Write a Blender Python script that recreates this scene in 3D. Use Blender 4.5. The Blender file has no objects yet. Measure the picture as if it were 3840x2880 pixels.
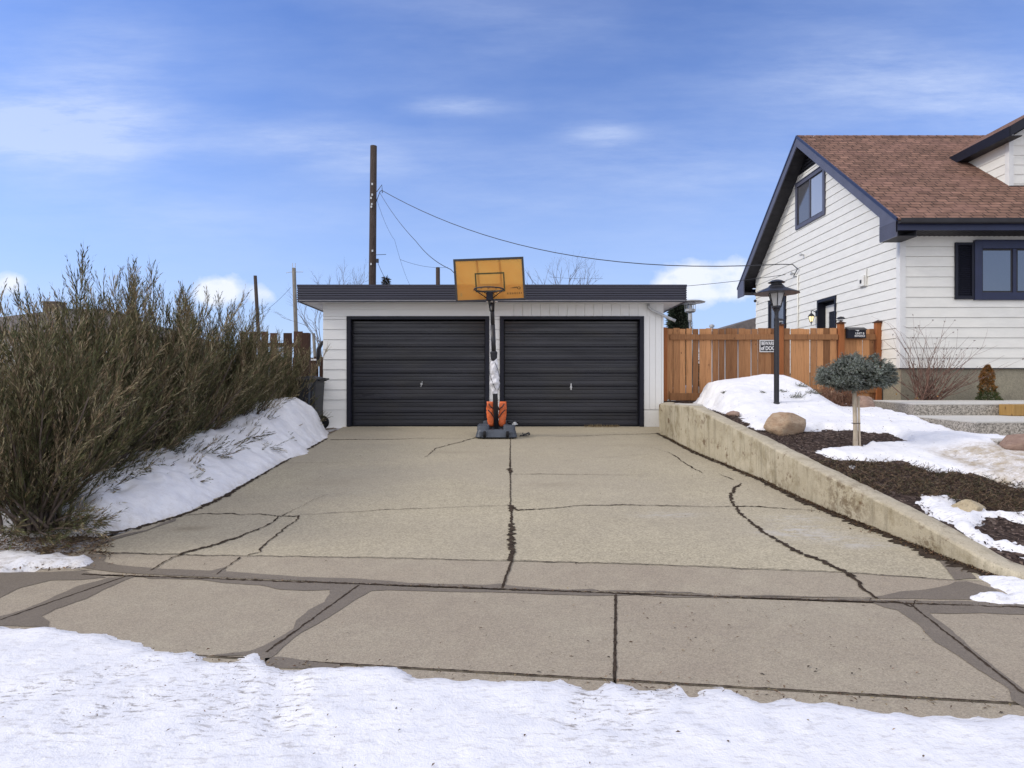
import bpy, bmesh, math, random
import numpy as np
from mathutils import Vector, Matrix, noise
R = math.radians
random.seed(7)
rnd = random.Random(11)
F_, CX, HY, H_ = 2325.0, 1915.0, 1452.0, 1.4      # lens and eye height the place was surveyed with
scene = bpy.context.scene
COL = scene.collection

def at(px, py, Y):
    return Vector(((px - CX) * Y / F_, Y, H_ - (py - HY) * Y / F_))
def lerp(a, b, t): return a + (b - a) * t
def interp(x, pts):
    if x <= pts[0][0]: return pts[0][1]
    for (a, b), (c, d) in zip(pts, pts[1:]):
        if x <= c: return b + (d - b) * (x - a) / (c - a)
    return pts[-1][1]
def sstep(x):
    x = max(0.0, min(1.0, x)); return x * x * (3 - 2 * x)

# ---------------------------------------------------------------- objects
def tag(o, label=None, cat=None, group=None, kind=None):
    if label: o['label'] = label
    if cat: o['category'] = cat
    if group: o['group'] = group
    if kind: o['kind'] = kind
    return o
def empty(name, loc=(0, 0, 0), rz=0.0):
    o = bpy.data.objects.new(name, None); COL.objects.link(o)
    o.location = loc; o.rotation_euler = (0, 0, rz); o.empty_display_size = .1
    return o
def copy_tree(o, parent=None):
    c = o.copy(); COL.objects.link(c); c.parent = parent
    for ch in [x for x in COL.objects if x.parent == o]:
        copy_tree(ch, c)
    return c

class MB:
    def __init__(s): s.v = []; s.f = []; s.c = None
    def add(s, vs, fs):
        n = len(s.v); s.v.extend([tuple(p) for p in vs]); s.f.extend([tuple(n + i for i in f) for f in fs]); return s
    def box(s, a, b, rz=0.0, piv=None):
        x0, y0, z0 = a; x1, y1, z1 = b
        vs = [(x0,y0,z0),(x1,y0,z0),(x1,y1,z0),(x0,y1,z0),(x0,y0,z1),(x1,y0,z1),(x1,y1,z1),(x0,y1,z1)]
        if rz:
            cx, cy = piv if piv else ((x0+x1)/2, (y0+y1)/2); ca, sa = math.cos(rz), math.sin(rz)
            vs = [(cx+(x-cx)*ca-(y-cy)*sa, cy+(x-cx)*sa+(y-cy)*ca, z) for x, y, z in vs]
        return s.add(vs, [(0,3,2,1),(4,5,6,7),(0,1,5,4),(1,2,6,5),(2,3,7,6),(3,0,4,7)])
    def quad(s, a, b, c, d): return s.add([a, b, c, d], [(0,1,2,3)])
    def prism(s, pts, d):                      # polygon pts pushed along vector d
        n = len(pts); d = Vector(d)
        vs = [Vector(p) for p in pts] + [Vector(p) + d for p in pts]
        fs = [tuple(range(n)), tuple(range(2*n-1, n-1, -1))] + [(i, i+n, (i+1) % n + n, (i+1) % n) for i in range(n)]
        return s.add(vs, fs)
    def tube(s, pts, rad, n=8, caps=True):
        pts = [Vector(p) for p in pts]
        if not hasattr(rad, '__len__'): rad = [rad] * len(pts)
        base = len(s.v); up = None
        for i, p in enumerate(pts):
            t = (pts[min(i+1, len(pts)-1)] - pts[max(i-1, 0)]).normalized()
            if up is None:
                up = Vector((0,0,1)) if abs(t.z) < .9 else Vector((0,1,0))
            a = t.cross(up).normalized(); up = a.cross(t).normalized()
            for k in range(n):
                w = 2*math.pi*k/n
                s.v.append(tuple(p + (a*math.cos(w) + up*math.sin(w)) * rad[i]))
        for i in range(len(pts)-1):
            for k in range(n):
                a0 = base+i*n+k; a1 = base+i*n+(k+1) % n
                s.f.append((a0, a1, a1+n, a0+n))
        if caps:
            s.f.append(tuple(base+k for k in range(n))[::-1]); e = base+(len(pts)-1)*n
            s.f.append(tuple(e+k for k in range(n)))
        return s
    def lathe(s, prof, c=(0,0,0), n=20, rot=0.0):   # prof [(r,z)]
        base = len(s.v); cx, cy, cz = c
        for r, z in prof:
            for k in range(n):
                w = rot + 2*math.pi*k/n
                s.v.append((cx+r*math.cos(w), cy+r*math.sin(w), cz+z))
        for i in range(len(prof)-1):
            for k in range(n):
                a0 = base+i*n+k; a1 = base+i*n+(k+1) % n
                s.f.append((a0, a1, a1+n, a0+n))
        s.f.append(tuple(base+k for k in range(n))[::-1]); e = base+(len(prof)-1)*n
        s.f.append(tuple(e+k for k in range(n)))
        return s
    def build(s, name, m, parent=None, smooth=False, bevel=0, loc=None):
        me = bpy.data.meshes.new(name); me.from_pydata(s.v, [], s.f); me.update()
        if s.c is not None:
            ca = me.color_attributes.new('Col', 'FLOAT_COLOR', 'POINT')
            ca.data.foreach_set('color', np.array(s.c, dtype=np.float32).ravel())
        if m: me.materials.append(m)
        o = bpy.data.objects.new(name, me); COL.objects.link(o)
        if parent: o.parent = parent
        if loc: o.location = loc
        if smooth: me.shade_smooth()
        if bevel:
            b = o.modifiers.new('bevel', 'BEVEL'); b.width = bevel; b.segments = 2; b.limit_method = 'ANGLE'; b.angle_limit = R(40)
        return o

# ---------------------------------------------------------------- materials
class NT:
    def __init__(s, m): s.t = m.node_tree; s.n = s.t.nodes; s.l = s.t.links
    def new(s, typ, **kw):
        nd = s.n.new(typ)
        for k, v in kw.items():
            if k.startswith('i_'):
                key = k[2:]
                key = int(key) if key.isdigit() else key.replace('_', ' ')
                nd.inputs[key].default_value = v
            else: setattr(nd, k, v)
        return nd
    def link(s, a, b): s.l.new(a, b)
    def math(s, op, a, b=None, clamp=False):
        nd = s.n.new('ShaderNodeMath'); nd.operation = op; nd.use_clamp = clamp
        for i, x in enumerate((a, b)):
            if x is None: continue
            if hasattr(x, 'is_output'): s.link(x, nd.inputs[i])
            else: nd.inputs[i].default_value = x
        return nd.outputs[0]
    def mix(s, fac, a, b, mode='MIX'):
        nd = s.n.new('ShaderNodeMix'); nd.data_type = 'RGBA'; nd.blend_type = mode
        for i, x in ((0, fac), (6, a), (7, b)):
            if hasattr(x, 'is_output'): s.link(x, nd.inputs[i])
            elif i == 0: nd.inputs[0].default_value = x
            else: nd.inputs[i].default_value = tuple(x) + (1,) if len(x) == 3 else x
        return nd.outputs[2]
    def coord(s, scale=(1,1,1), rot=(0,0,0), kind='Object', loc=(0,0,0)):
        tc = s.n.new('ShaderNodeTexCoord'); mp = s.n.new('ShaderNodeMapping')
        s.link(tc.outputs[kind], mp.inputs[0]); mp.inputs['Scale'].default_value = scale; mp.inputs['Rotation'].default_value = rot
        mp.inputs['Location'].default_value = loc
        return mp.outputs[0]
    def noise(s, vec, scale, detail=4, rough=.55):
        nd = s.new('ShaderNodeTexNoise'); nd.inputs['Scale'].default_value = scale; nd.inputs['Detail'].default_value = detail
        nd.inputs['Roughness'].default_value = rough; s.link(vec, nd.inputs['Vector']); return nd.outputs[0]
    def ramp(s, x, stops, interp='LINEAR'):
        nd = s.n.new('ShaderNodeValToRGB'); nd.color_ramp.interpolation = interp; cr = nd.color_ramp
        while len(cr.elements) < len(stops): cr.elements.new(.5)
        for e, (p, c) in zip(cr.elements, stops):
            e.position = p; e.color = (c, c, c, 1) if not hasattr(c, '__len__') else tuple(c) + (1,)
        s.link(x, nd.inputs[0]); return nd.outputs[0]

def srgb(r, g, b):
    f = lambda c: (c/255/12.92) if c/255 <= .04045 else ((c/255+.055)/1.055)**2.4
    return (f(r), f(g), f(b))
def newmat(name, rough=.7, spec=.3, metal=0.0):
    m = bpy.data.materials.new(name); m.use_nodes = True; nt = NT(m)
    b = m.node_tree.nodes['Principled BSDF']
    b.inputs['Roughness'].default_value = rough; b.inputs['Specular IOR Level'].default_value = spec; b.inputs['Metallic'].default_value = metal
    return m, nt, b
def bump(nt, b, h, strength=.3, dist=.01):
    nd = nt.new('ShaderNodeBump'); nd.inputs['Strength'].default_value = strength; nd.inputs['Distance'].default_value = dist
    nt.link(h, nd.inputs['Height']); nt.link(nd.outputs[0], b.inputs['Normal'])
def mat(name, col, var=.12, scale=6, rough=.7, spec=.3, metal=0.0, bs=0.0, bscale=60, bd=.003, stretch=(1,1,1), col2=None):
    """plain surface with low and high frequency variation"""
    m, nt, b = newmat(name, rough, spec, metal)
    v = nt.coord(stretch)
    n1 = nt.noise(v, scale, 5); n2 = nt.noise(v, scale*7, 3)
    f = nt.math('MULTIPLY_ADD', n2, .35); nt.link(n1, f.node.inputs[2])
    f = nt.ramp(f, [(.4, 0.0), (.9, 1.0)])
    c2 = col2 if col2 else tuple(min(1, c*(1+var*2)) for c in col)
    c1 = tuple(c*(1-var) for c in col)
    nt.link(nt.mix(f, c1, c2), b.inputs['Base Color'])
    r = nt.math('MULTIPLY_ADD', n2, .15); r.node.inputs[2].default_value = rough-.07; nt.link(r, b.inputs['Roughness'])
    if bs: bump(nt, b, nt.noise(v, bscale, 3), bs, bd)
    return m

M = {}
M['white_siding'] = mat('white_siding', (.74,.74,.73), .05, 3, .55, .3, bs=.06, bscale=25, stretch=(1,1,3))
M['house_siding'] = mat('house_siding', (.74,.73,.685), .04, 3, .5, .3, bs=.06, bscale=25, stretch=(1,1,3))
M['white_trim'] = mat('white_trim', (.68,.68,.67), .05, 4, .5)
M['navy'] = mat('navy_paint', (.010,.011,.020), .12, 5, .5, .25)
M['navy_blue'] = mat('navy_blue_paint', (.011,.015,.050), .15, 5, .4, .5)
M['fascia'] = mat('fascia_metal', (.020,.021,.040), .12, 3, .38, .5, stretch=(.4,1,3))
M['door'] = None
M['black_metal'] = mat('black_metal', (.012,.012,.016), .15, 9, .38, .5)
M['black_plastic'] = mat('black_plastic', (.018,.019,.024), .2, 9, .5, .4)
M['grey_plastic'] = mat('grey_plastic', (.055,.065,.085), .2, 9, .5, .4)
M['galv'] = mat('galvanised_metal', (.42,.43,.44), .15, 12, .4, .5, metal=.4)
M['steel'] = mat('steel', (.5,.5,.5), .1, 12, .3, .5, metal=.8)
M['rake'] = mat('rake_board_metal', (.085,.088,.125), .1, 4, .45, .4)
M['soffit_dark'] = mat('dark_soffit', (.030,.029,.033), .15, 4, .6, .3)
M['soffit_white'] = mat('white_soffit', (.6,.6,.6), .06, 4, .6)
M['wire'] = mat('wire_rubber', (.03,.032,.04), .1, 5, .6)
M['orange'] = mat('orange_vinyl', srgb(190,92,48), .35, 9, .5, .4, bs=.3, bscale=14, bd=.02)
M['tape'] = mat('white_foam_wrap', (.62,.62,.66), .18, 9, .45, .5, bs=.6, bscale=20, bd=.02)
M['paper_white'] = mat('white_lettering', (.75,.75,.75), .05, 9, .6)
M['dark_soil'] = mat('joint_dirt', (.030,.022,.017), .35, 22, .95, .1, bs=.5, bscale=160, bd=.006, col2=(.075,.055,.04))
M['board_paint'] = mat('black_board_paint', (.006,.004,.003), .2, 20, .5)
M['roof_far'] = mat('far_roof_shingle', (.13,.115,.11), .2, 6, .9, .1)
M['far_white'] = mat('far_white_wall', (.6,.6,.6), .05, 3, .8)
M['bark'] = mat('bark', (.115,.09,.075), .3, 30, .9, .1, bs=.5, bscale=90, bd=.01, stretch=(1,1,.25))
M['bark_pale'] = mat('pale_bark', (.40,.34,.26), .25, 20, .85, .2, bs=.5, bscale=70, bd=.006, stretch=(1,1,.3))
M['rubber'] = mat('black_rubber', (.012,.012,.014), .2, 20, .75, .2)

def stem_mat(name, c1, c2):
    m, nt, b = newmat(name, .8, .2)
    v = nt.coord((1,1,1)); f = nt.ramp(nt.noise(v, 9, 3), [(.35,0.),(.65,1.)])
    nt.link(nt.mix(f, c1, c2), b.inputs['Base Color']); return m
M['red_stem'] = stem_mat('red_stem', (.10,.055,.045), (.23,.14,.11))
M['brown_stem'] = stem_mat('brown_stem', (.11,.055,.035), (.21,.115,.075))
M['twig'] = stem_mat('winter_twig', (.10,.085,.08), (.18,.16,.15))

def attr_mat(name, rough=.8, transl=0.0):
    m, nt, b = newmat(name, rough, .15)
    a = nt.new('ShaderNodeAttribute', attribute_name='Col')
    nt.link(a.outputs['Color'], b.inputs['Base Color']); return m
M['foliage'] = attr_mat('foliage')

SALT = [(2.62,5.62,.30,.16),(2.80,5.35,.34,.12),(2.45,5.50,.25,.10),(2.75,5.95,.28,.12),(1.55,6.1,.3,.10),(2.95,5.15,.3,.08)]
def concrete(name, base, light, dark, speck=.5, sscale=90, stain=None, mottl=1.0, rough=.88):
    m, nt, b = newmat(name, rough, .2)
    v = nt.coord()
    big = nt.ramp(nt.noise(v, .8, 5, .6), [(.33,0.),(.68,1.)])
    mid = nt.ramp(nt.noise(v, 6, 5, .65), [(.35,0.),(.7,1.)])
    c = nt.mix(nt.math('MULTIPLY', big, .75*mottl), base, light)
    c = nt.mix(nt.math('MULTIPLY', mid, .32*mottl), c, dark)
    vo = nt.new('ShaderNodeTexVoronoi', i_Scale=sscale); nt.link(v, vo.inputs['Vector'])
    sp = nt.new('ShaderNodeSeparateColor'); nt.link(vo.outputs['Color'], sp.inputs[0])
    s1 = nt.ramp(sp.outputs[0], [(.0,.45),(.5,1.0),(1.,1.55)])
    c = nt.mix(speck, c, nt.mix(1.0, c, s1, 'MULTIPLY'))
    fine = nt.ramp(nt.noise(v, 260, 2, .6), [(.3,.8),(.7,1.2)])
    c = nt.mix(.5, c, nt.mix(1.0, c, fine, 'MULTIPLY'))
    if stain:                                    # small dark marks
        st = nt.ramp(nt.noise(nt.coord((1,2.2,1)), 17, 4, .7), [(.66,0.),(.74,1.)])
        c = nt.mix(nt.math('MULTIPLY', st, stain), c, tuple(x*.35 for x in dark))
    if name == 'exposed_aggregate':          # worn salt-white scuffs left by a snow shovel
        sx = nt.new('ShaderNodeSeparateXYZ'); nt.link(v, sx.inputs[0]); tot = None
        for (px_, py_, a_, b_) in SALT:
            du = nt.math('DIVIDE', nt.math('SUBTRACT', sx.outputs[0], px_), a_); dv = nt.math('DIVIDE', nt.math('SUBTRACT', sx.outputs[1], py_), b_)
            gq = nt.math('POWER', 2.718, nt.math('MULTIPLY', nt.math('ADD', nt.math('MULTIPLY', du, du), nt.math('MULTIPLY', dv, dv)), -1.0))
            tot = gq if tot is None else nt.math('ADD', tot, gq)
        nn = nt.ramp(nt.noise(nt.coord((1.2,3,1)), 6, 6, .7), [(.40,0.),(.62,1.)])
        c = nt.mix(nt.math('MULTIPLY', nt.math('MULTIPLY', tot, nn), .6, True), c, (.47,.45,.43))
        pa = nt.ramp(nt.noise(nt.coord((1,1,1), loc=(9,2,0)), .55, 3, .5), [(.40,0.),(.60,1.)])
        c = nt.mix(nt.math('MULTIPLY', pa, .30), c, (.31,.27,.22))
        for (px_, py_, a_, b_, k_) in ((-2.97,5.75,.16,.07,.55),(-.9,9.6,.5,.10,.28),(.5,7.4,.35,.12,.22),(1.9,10.2,.5,.15,.22),(-2.2,7.6,.4,.25,.2)):      # old oil and water stains
            du = nt.math('DIVIDE', nt.math('SUBTRACT', sx.outputs[0], px_), a_); dv = nt.math('DIVIDE', nt.math('SUBTRACT', sx.outputs[1], py_), b_)
            gq = nt.math('POWER', 2.718, nt.math('MULTIPLY', nt.math('ADD', nt.math('MULTIPLY', du, du), nt.math('MULTIPLY', dv, dv)), -1.0))
            c = nt.mix(nt.math('MULTIPLY', gq, k_), c, (.19,.155,.11))
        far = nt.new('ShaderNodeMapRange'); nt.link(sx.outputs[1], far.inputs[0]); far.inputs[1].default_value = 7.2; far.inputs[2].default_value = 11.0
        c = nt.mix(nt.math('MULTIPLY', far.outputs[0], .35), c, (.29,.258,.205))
    nt.link(c, b.inputs['Base Color'])
    h = nt.math('ADD', nt.math('MULTIPLY', vo.outputs['Distance'], 1.0), nt.math('MULTIPLY', nt.noise(v, 30, 4), .8))
    bump(nt, b, h, .35, .004)
    return m
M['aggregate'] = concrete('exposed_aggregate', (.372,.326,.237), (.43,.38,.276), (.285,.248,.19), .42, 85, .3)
M['walk'] = concrete('broomed_concrete', (.315,.265,.203), (.36,.315,.24), (.255,.212,.17), .35, 150, .45, 1.25)
M['wet'] = concrete('wet_concrete', (.172,.144,.115), (.20,.17,.135), (.13,.11,.09), .3, 160, .35, 1.0, rough=.6)
M['foundation'] = concrete('foundation_concrete', (.27,.245,.19), (.33,.30,.22), (.20,.18,.14), .25, 60, .5)
M['step_top'] = concrete('step_concrete', (.50,.485,.45), (.55,.53,.50), (.42,.40,.37), .15, 120, .2)
M['pebble'] = concrete('pebble_face', (.30,.275,.24), (.36,.33,.29), (.22,.20,.18), 1.0, 62, .2, .6)

def wall_concrete():
    m, nt, b = newmat('retaining_wall_concrete', .9, .2)
    v = nt.coord()
    big = nt.ramp(nt.noise(v, 1.3, 6, .65), [(.3,0.),(.7,1.)])
    c = nt.mix(big, (.38,.33,.235), (.53,.475,.36))
    # run-down streaks under the cap, moss and rust marks
    st = nt.ramp(nt.noise(nt.coord((7,7,.7)), 1.6, 6, .7), [(.5,0.),(.72,1.)])
    c = nt.mix(nt.math('MULTIPLY', st, .75), c, (.17,.15,.105))
    mo = nt.ramp(nt.noise(v, 3.6, 6, .7), [(.50,0.),(.66,1.)])
    c = nt.mix(nt.math('MULTIPLY', mo, .6), c, (.19,.15,.075))
    rs = nt.ramp(nt.noise(nt.coord((1,1,1), loc=(5,3,1)), 5.5, 6, .75), [(.58,0.),(.66,1.)])
    c = nt.mix(nt.math('MULTIPLY', rs, .8), c, (.11,.06,.03))
    sx = nt.new('ShaderNodeSeparateXYZ'); nt.link(v, sx.inputs[0])
    for yc, wd, th in ((6.02,.34,.47),(5.02,.16,.5),(7.2,.2,.56)):          # rust and dirt around the broken joints
        dv = nt.math('DIVIDE', nt.math('SUBTRACT', sx.outputs[1], yc), wd); gq = nt.math('POWER', 2.718, nt.math('MULTIPLY', nt.math('MULTIPLY', dv, dv), -1.0))
        bl = nt.ramp(nt.noise(nt.coord((1,1,1), loc=(yc,2,1)), 9, 6, .8), [(th,0.),(th+.08,1.)]); c = nt.mix(nt.math('MULTIPLY', nt.math('MULTIPLY', gq, bl), .7), c, (.12,.08,.045))
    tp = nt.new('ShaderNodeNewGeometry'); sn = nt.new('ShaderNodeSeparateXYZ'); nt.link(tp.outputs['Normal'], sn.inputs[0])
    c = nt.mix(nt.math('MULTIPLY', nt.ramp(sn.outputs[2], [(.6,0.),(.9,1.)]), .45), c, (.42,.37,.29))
    pits = nt.new('ShaderNodeTexVoronoi', i_Scale=28.0); nt.link(v, pits.inputs['Vector'])
    pp = nt.ramp(pits.outputs['Distance'], [(.08,1.),(.16,0.)])
    c = nt.mix(nt.math('MULTIPLY', pp, .45), c, (.14,.11,.07))
    fi = nt.ramp(nt.noise(v, 120, 3, .7), [(.3,.75),(.7,1.25)])
    c = nt.mix(.6, c, nt.mix(1.0, c, fi, 'MULTIPLY'))
    nt.link(c, b.inputs['Base Color'])
    bump(nt, b, nt.math('ADD', nt.noise(v, 22, 6, .7), nt.math('MULTIPLY', pp, -.4)), .6, .012)
    return m
M['wallc'] = wall_concrete()

def snow_mat():
    m, nt, b = newmat('snow', .6, .3)
    v = nt.coord()
    a = nt.new('ShaderNodeAttribute', attribute_name='Col')
    sp = nt.new('ShaderNodeSeparateColor'); nt.link(a.outputs['Color'], sp.inputs[0])
    c = nt.mix(nt.ramp(nt.noise(v, 5, 5, .6), [(.35,0.),(.7,1.)]), (.845,.84,.865), (.745,.75,.80))
    gr = nt.ramp(nt.noise(nt.coord((1.5,4.5,1)), 9, 6, .75), [(.52,0.),(.64,1.)])
    c = nt.mix(nt.math('MULTIPLY', nt.math('MULTIPLY', gr, sp.outputs[1], True), .85), c, (.25,.22,.20))
    d = nt.math('MULTIPLY', sp.outputs[0], nt.ramp(nt.noise(v, 7, 6, .75), [(.32,0.),(.62,1.)]), True)
    c = nt.mix(d, c, (.40,.33,.235))
    d2 = nt.math('MULTIPLY', sp.outputs[0], nt.ramp(nt.noise(v, 22, 6, .75), [(.55,0.),(.68,1.)]), True)
    c = nt.mix(nt.math('MULTIPLY', d2, .7), c, (.10,.075,.055))
    nt.link(c, b.inputs['Base Color'])
    b.inputs['Subsurface Weight'].default_value = 0.0
    h = nt.math('ADD', nt.noise(v, 11, 7, .72), nt.math('MULTIPLY', nt.noise(v, 90, 3, .7), .20))
    bump(nt, b, h, .5, .035)
    return m
M['snow'] = snow_mat()

def ground_mat():
    m, nt, b = newmat('winter_ground', .95, .1)
    v = nt.coord()
    c = nt.mix(nt.ramp(nt.noise(v, 14, 6, .7), [(.35,0.),(.65,1.)]), (.07,.05,.035), (.20,.155,.105))
    s = nt.ramp(nt.noise(v, 2.2, 6, .7), [(.47,0.),(.56,1.)])
    c = nt.mix(nt.math('MULTIPLY', s, .8), c, (.62,.62,.66))
    nt.link(c, b.inputs['Base Color']); bump(nt, b, nt.noise(v, 40, 5, .7), .7, .02)
    return m
M['ground'] = ground_mat()
def mulch_mat(name, a1, a2, a3):
    m, nt, b = newmat(name, .95, .1)
    v = nt.coord((1,1,1))
    vo = nt.new('ShaderNodeTexVoronoi', i_Scale=38.0); nt.link(v, vo.inputs['Vector'])
    sp = nt.new('ShaderNodeSeparateColor'); nt.link(vo.outputs['Color'], sp.inputs[0])
    c = nt.mix(sp.outputs[0], a1, a2); c = nt.mix(nt.ramp(sp.outputs[1], [(.8,0.),(.9,1.)]), c, a3)
    nt.link(c, b.inputs['Base Color']); bump(nt, b, nt.math('ADD', vo.outputs['Distance'], nt.noise(v, 60, 4)), .8, .02)
    return m
M['mulch'] = mulch_mat('bark_mulch', (.028,.020,.018), (.085,.060,.050), (.16,.12,.10))

def shingle_mat():
    m, nt, b = newmat('brown_shingles', .92, .12)
    tc = nt.new('ShaderNodeTexCoord'); sx = nt.new('ShaderNodeSeparateXYZ'); nt.link(tc.outputs['Object'], sx.inputs[0])
    cb = nt.new('ShaderNodeCombineXYZ'); nt.link(sx.outputs[0], cb.inputs[0]); nt.link(nt.math('MULTIPLY', sx.outputs[2], 1.62), cb.inputs[1])
    br = nt.new('ShaderNodeTexBrick'); br.offset = .37; br.squash = 1.0
    nt.link(cb.outputs[0], br.inputs['Vector'])
    br.inputs['Scale'].default_value = 1.0; br.inputs['Brick Width'].default_value = .23; br.inputs['Row Height'].default_value = .142
    br.inputs['Mortar Size'].default_value = .014; br.inputs['Mortar Smooth'].default_value = .4; br.inputs['Bias'].default_value = 0.0
    br.inputs['Color1'].default_value = (.150,.088,.066,1); br.inputs['Color2'].default_value = (.235,.135,.100,1); br.inputs['Mortar'].default_value = (.050,.034,.030,1)  # mortar colour darkened to paint the shadow line between shingle courses
    mp = nt.coord((2.3,2,9)); n = nt.ramp(nt.noise(mp, 1.6, 4, .6), [(.35,.72),(.65,1.28)])
    c = nt.mix(1.0, br.outputs[0], n, 'MULTIPLY')
    # pinkish and dark blends
    n2 = nt.ramp(nt.noise(nt.coord((.8,.8,2.2)), 1.5, 4), [(.45,0.),(.7,1.)])
    c = nt.mix(nt.math('MULTIPLY', n2, .35), c, (.27,.15,.125))
    fi = nt.ramp(nt.noise(nt.coord(), 160, 2), [(.3,.8),(.7,1.2)])
    c = nt.mix(1.0, c, fi, 'MULTIPLY')
    nt.link(c, b.inputs['Base Color'])
    saw = nt.math('FRACT', nt.math('DIVIDE', nt.math('MULTIPLY', sx.outputs[2], 1.62), .142))
    bump(nt, b, nt.math('ADD', nt.math('MULTIPLY', saw, -1.0), br.outputs[1]), .6, .012)
    return m
M['shingle'] = shingle_mat()

def cedar_mat(name, c1, c2, grey, ztop, zgrey):
    m, nt, b = newmat(name, .8, .2)
    g = nt.new('ShaderNodeNewGeometry')
    v = nt.coord((9,9,.55)); gr = nt.noise(v, 5.5, 6, .65)
    f = nt.math('ADD', nt.math('MULTIPLY', g.outputs['Random Per Island'], .7), nt.math('MULTIPLY', gr, .45))
    c = nt.mix(nt.ramp(f, [(.25,0.),(.85,1.)]), c1, c2)
    stk = nt.ramp(nt.noise(nt.coord((16,16,.5)), 4, 5, .7), [(.53,0.),(.68,1.)])
    c = nt.mix(nt.math('MULTIPLY', stk, .65), c, tuple(x*.36 for x in c1))
    kn = nt.new('ShaderNodeTexVoronoi', i_Scale=3.2); nt.link(nt.coord((2.4,2.4,1)), kn.inputs['Vector'])
    c = nt.mix(nt.math('MULTIPLY', nt.ramp(kn.outputs['Distance'], [(.04,1.),(.10,0.)]), .8), c, (.05,.022,.012))
    # weather-greyed board ends
    tc = nt.new('ShaderNodeTexCoord'); sx = nt.new('ShaderNodeSeparateXYZ'); nt.link(tc.outputs['Object'], sx.inputs[0])
    z = nt.math('ADD', sx.outputs[2], nt.math('MULTIPLY', nt.math('SUBTRACT', nt.noise(nt.coord((6,6,2)), 1.2, 4), .5), .55))
    zz = nt.new('ShaderNodeMapRange'); nt.link(z, zz.inputs[0]); zz.inputs[1].default_value = zgrey; zz.inputs[2].default_value = ztop
    c = nt.mix(nt.math('MULTIPLY', zz.outputs[0], .85), c, grey)
    nt.link(c, b.inputs['Base Color']); bump(nt, b, nt.noise(nt.coord((40,40,1.2)), 3, 5, .7), .4, .005)
    return m
M['cedar'] = cedar_mat('cedar_boards', (.20,.092,.042), (.58,.29,.13), (.15,.125,.095), 2.60, 2.30)
M['cedar_post'] = cedar_mat('cedar_posts', (.30,.10,.035), (.42,.17,.065), (.20,.12,.07), 4.2, 3.2)
M['brown_fence'] = cedar_mat('brown_stained_boards', (.045,.024,.018), (.095,.052,.038), (.16,.12,.10), 4.2, 2.6)

def rock_mat(name, a, b_, c_):
    m, nt, b = newmat(name, .85, .2)
    v = nt.coord(kind='Object')
    c = nt.mix(nt.ramp(nt.noise(v, 7, 6, .65), [(.35,0.),(.65,1.)]), a, b_)
    c = nt.mix(nt.math('MULTIPLY', nt.ramp(nt.noise(nt.coord((1,1,4)), 9, 6, .7), [(.5,0.),(.7,1.)]), .6), c, c_)
    nt.link(c, b.inputs['Base Color']); pit = nt.ramp(nt.noise(v, 26, 6, .8), [(.52,0.),(.66,1.)]); c = nt.mix(nt.math('MULTIPLY', pit, .45), c, tuple(x*.4 for x in c_)); nt.link(c, b.inputs['Base Color'])
    bump(nt, b, nt.math('ADD', nt.noise(v, 14, 6, .75), nt.noise(v, 60, 5, .7)), 1.0, .02)
    return m
M['rock_tan'] = rock_mat('tan_rock', (.42,.29,.19), (.50,.39,.28), (.25,.14,.08))
M['rock_pink'] = rock_mat('pink_rock', (.30,.20,.16), (.42,.30,.24), (.20,.13,.10))
M['rock_yellow'] = rock_mat('yellow_rock', (.50,.41,.27), (.58,.49,.34), (.32,.24,.15))

def glass_mat(name, tint=(.02,.025,.03), rough=.03, spec=1.0):
    m, nt, b = newmat(name, rough, spec)
    b.inputs['Base Color'].default_value = tuple(tint)+(1,)
    b.inputs['IOR'].default_value = 1.9
    bump(nt, b, nt.noise(nt.coord(), 1.3, 2), .05, .02)
    return m
M['glass'] = glass_mat('window_glass', (.03,.035,.05))
M['glass_pale'] = glass_mat('window_glass_with_blind', (.30,.33,.40), .08)
M['glass_curtain'] = glass_mat('window_glass_with_dark_curtain', (.09,.09,.10), .08, .6)

def amber():
    m, nt, b = newmat('amber_acrylic', .25, .5)
    v = nt.coord()
    c = nt.mix(nt.ramp(nt.noise(v, 2.2, 4), [(.35,0.),(.65,1.)]), (.98,.52,.13), (1.0,.60,.17))
    nt.link(c, b.inputs['Base Color'])
    b.inputs['Transmission Weight'].default_value = 0.0
    # half of the light passes straight through the sheet, tinted
    tr = nt.new('ShaderNodeBsdfTransparent'); tr.inputs[0].default_value = (1.0,.70,.30,1)
    tl = nt.new('ShaderNodeBsdfTranslucent'); nt.link(c, tl.inputs[0])
    mx = nt.new('ShaderNodeMixShader'); mx.inputs[0].default_value = .5
    nt.link(b.outputs[0], mx.inputs[1]); nt.link(tl.outputs[0], mx.inputs[2])
    mx2 = nt.new('ShaderNodeMixShader'); mx2.inputs[0].default_value = .50
    nt.link(mx.outputs[0], mx2.inputs[1]); nt.link(tr.outputs[0], mx2.inputs[2])
    nt.link(mx2.outputs[0], m.node_tree.nodes['Material Output'].inputs[0])
    return m
M['amber'] = amber()

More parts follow.
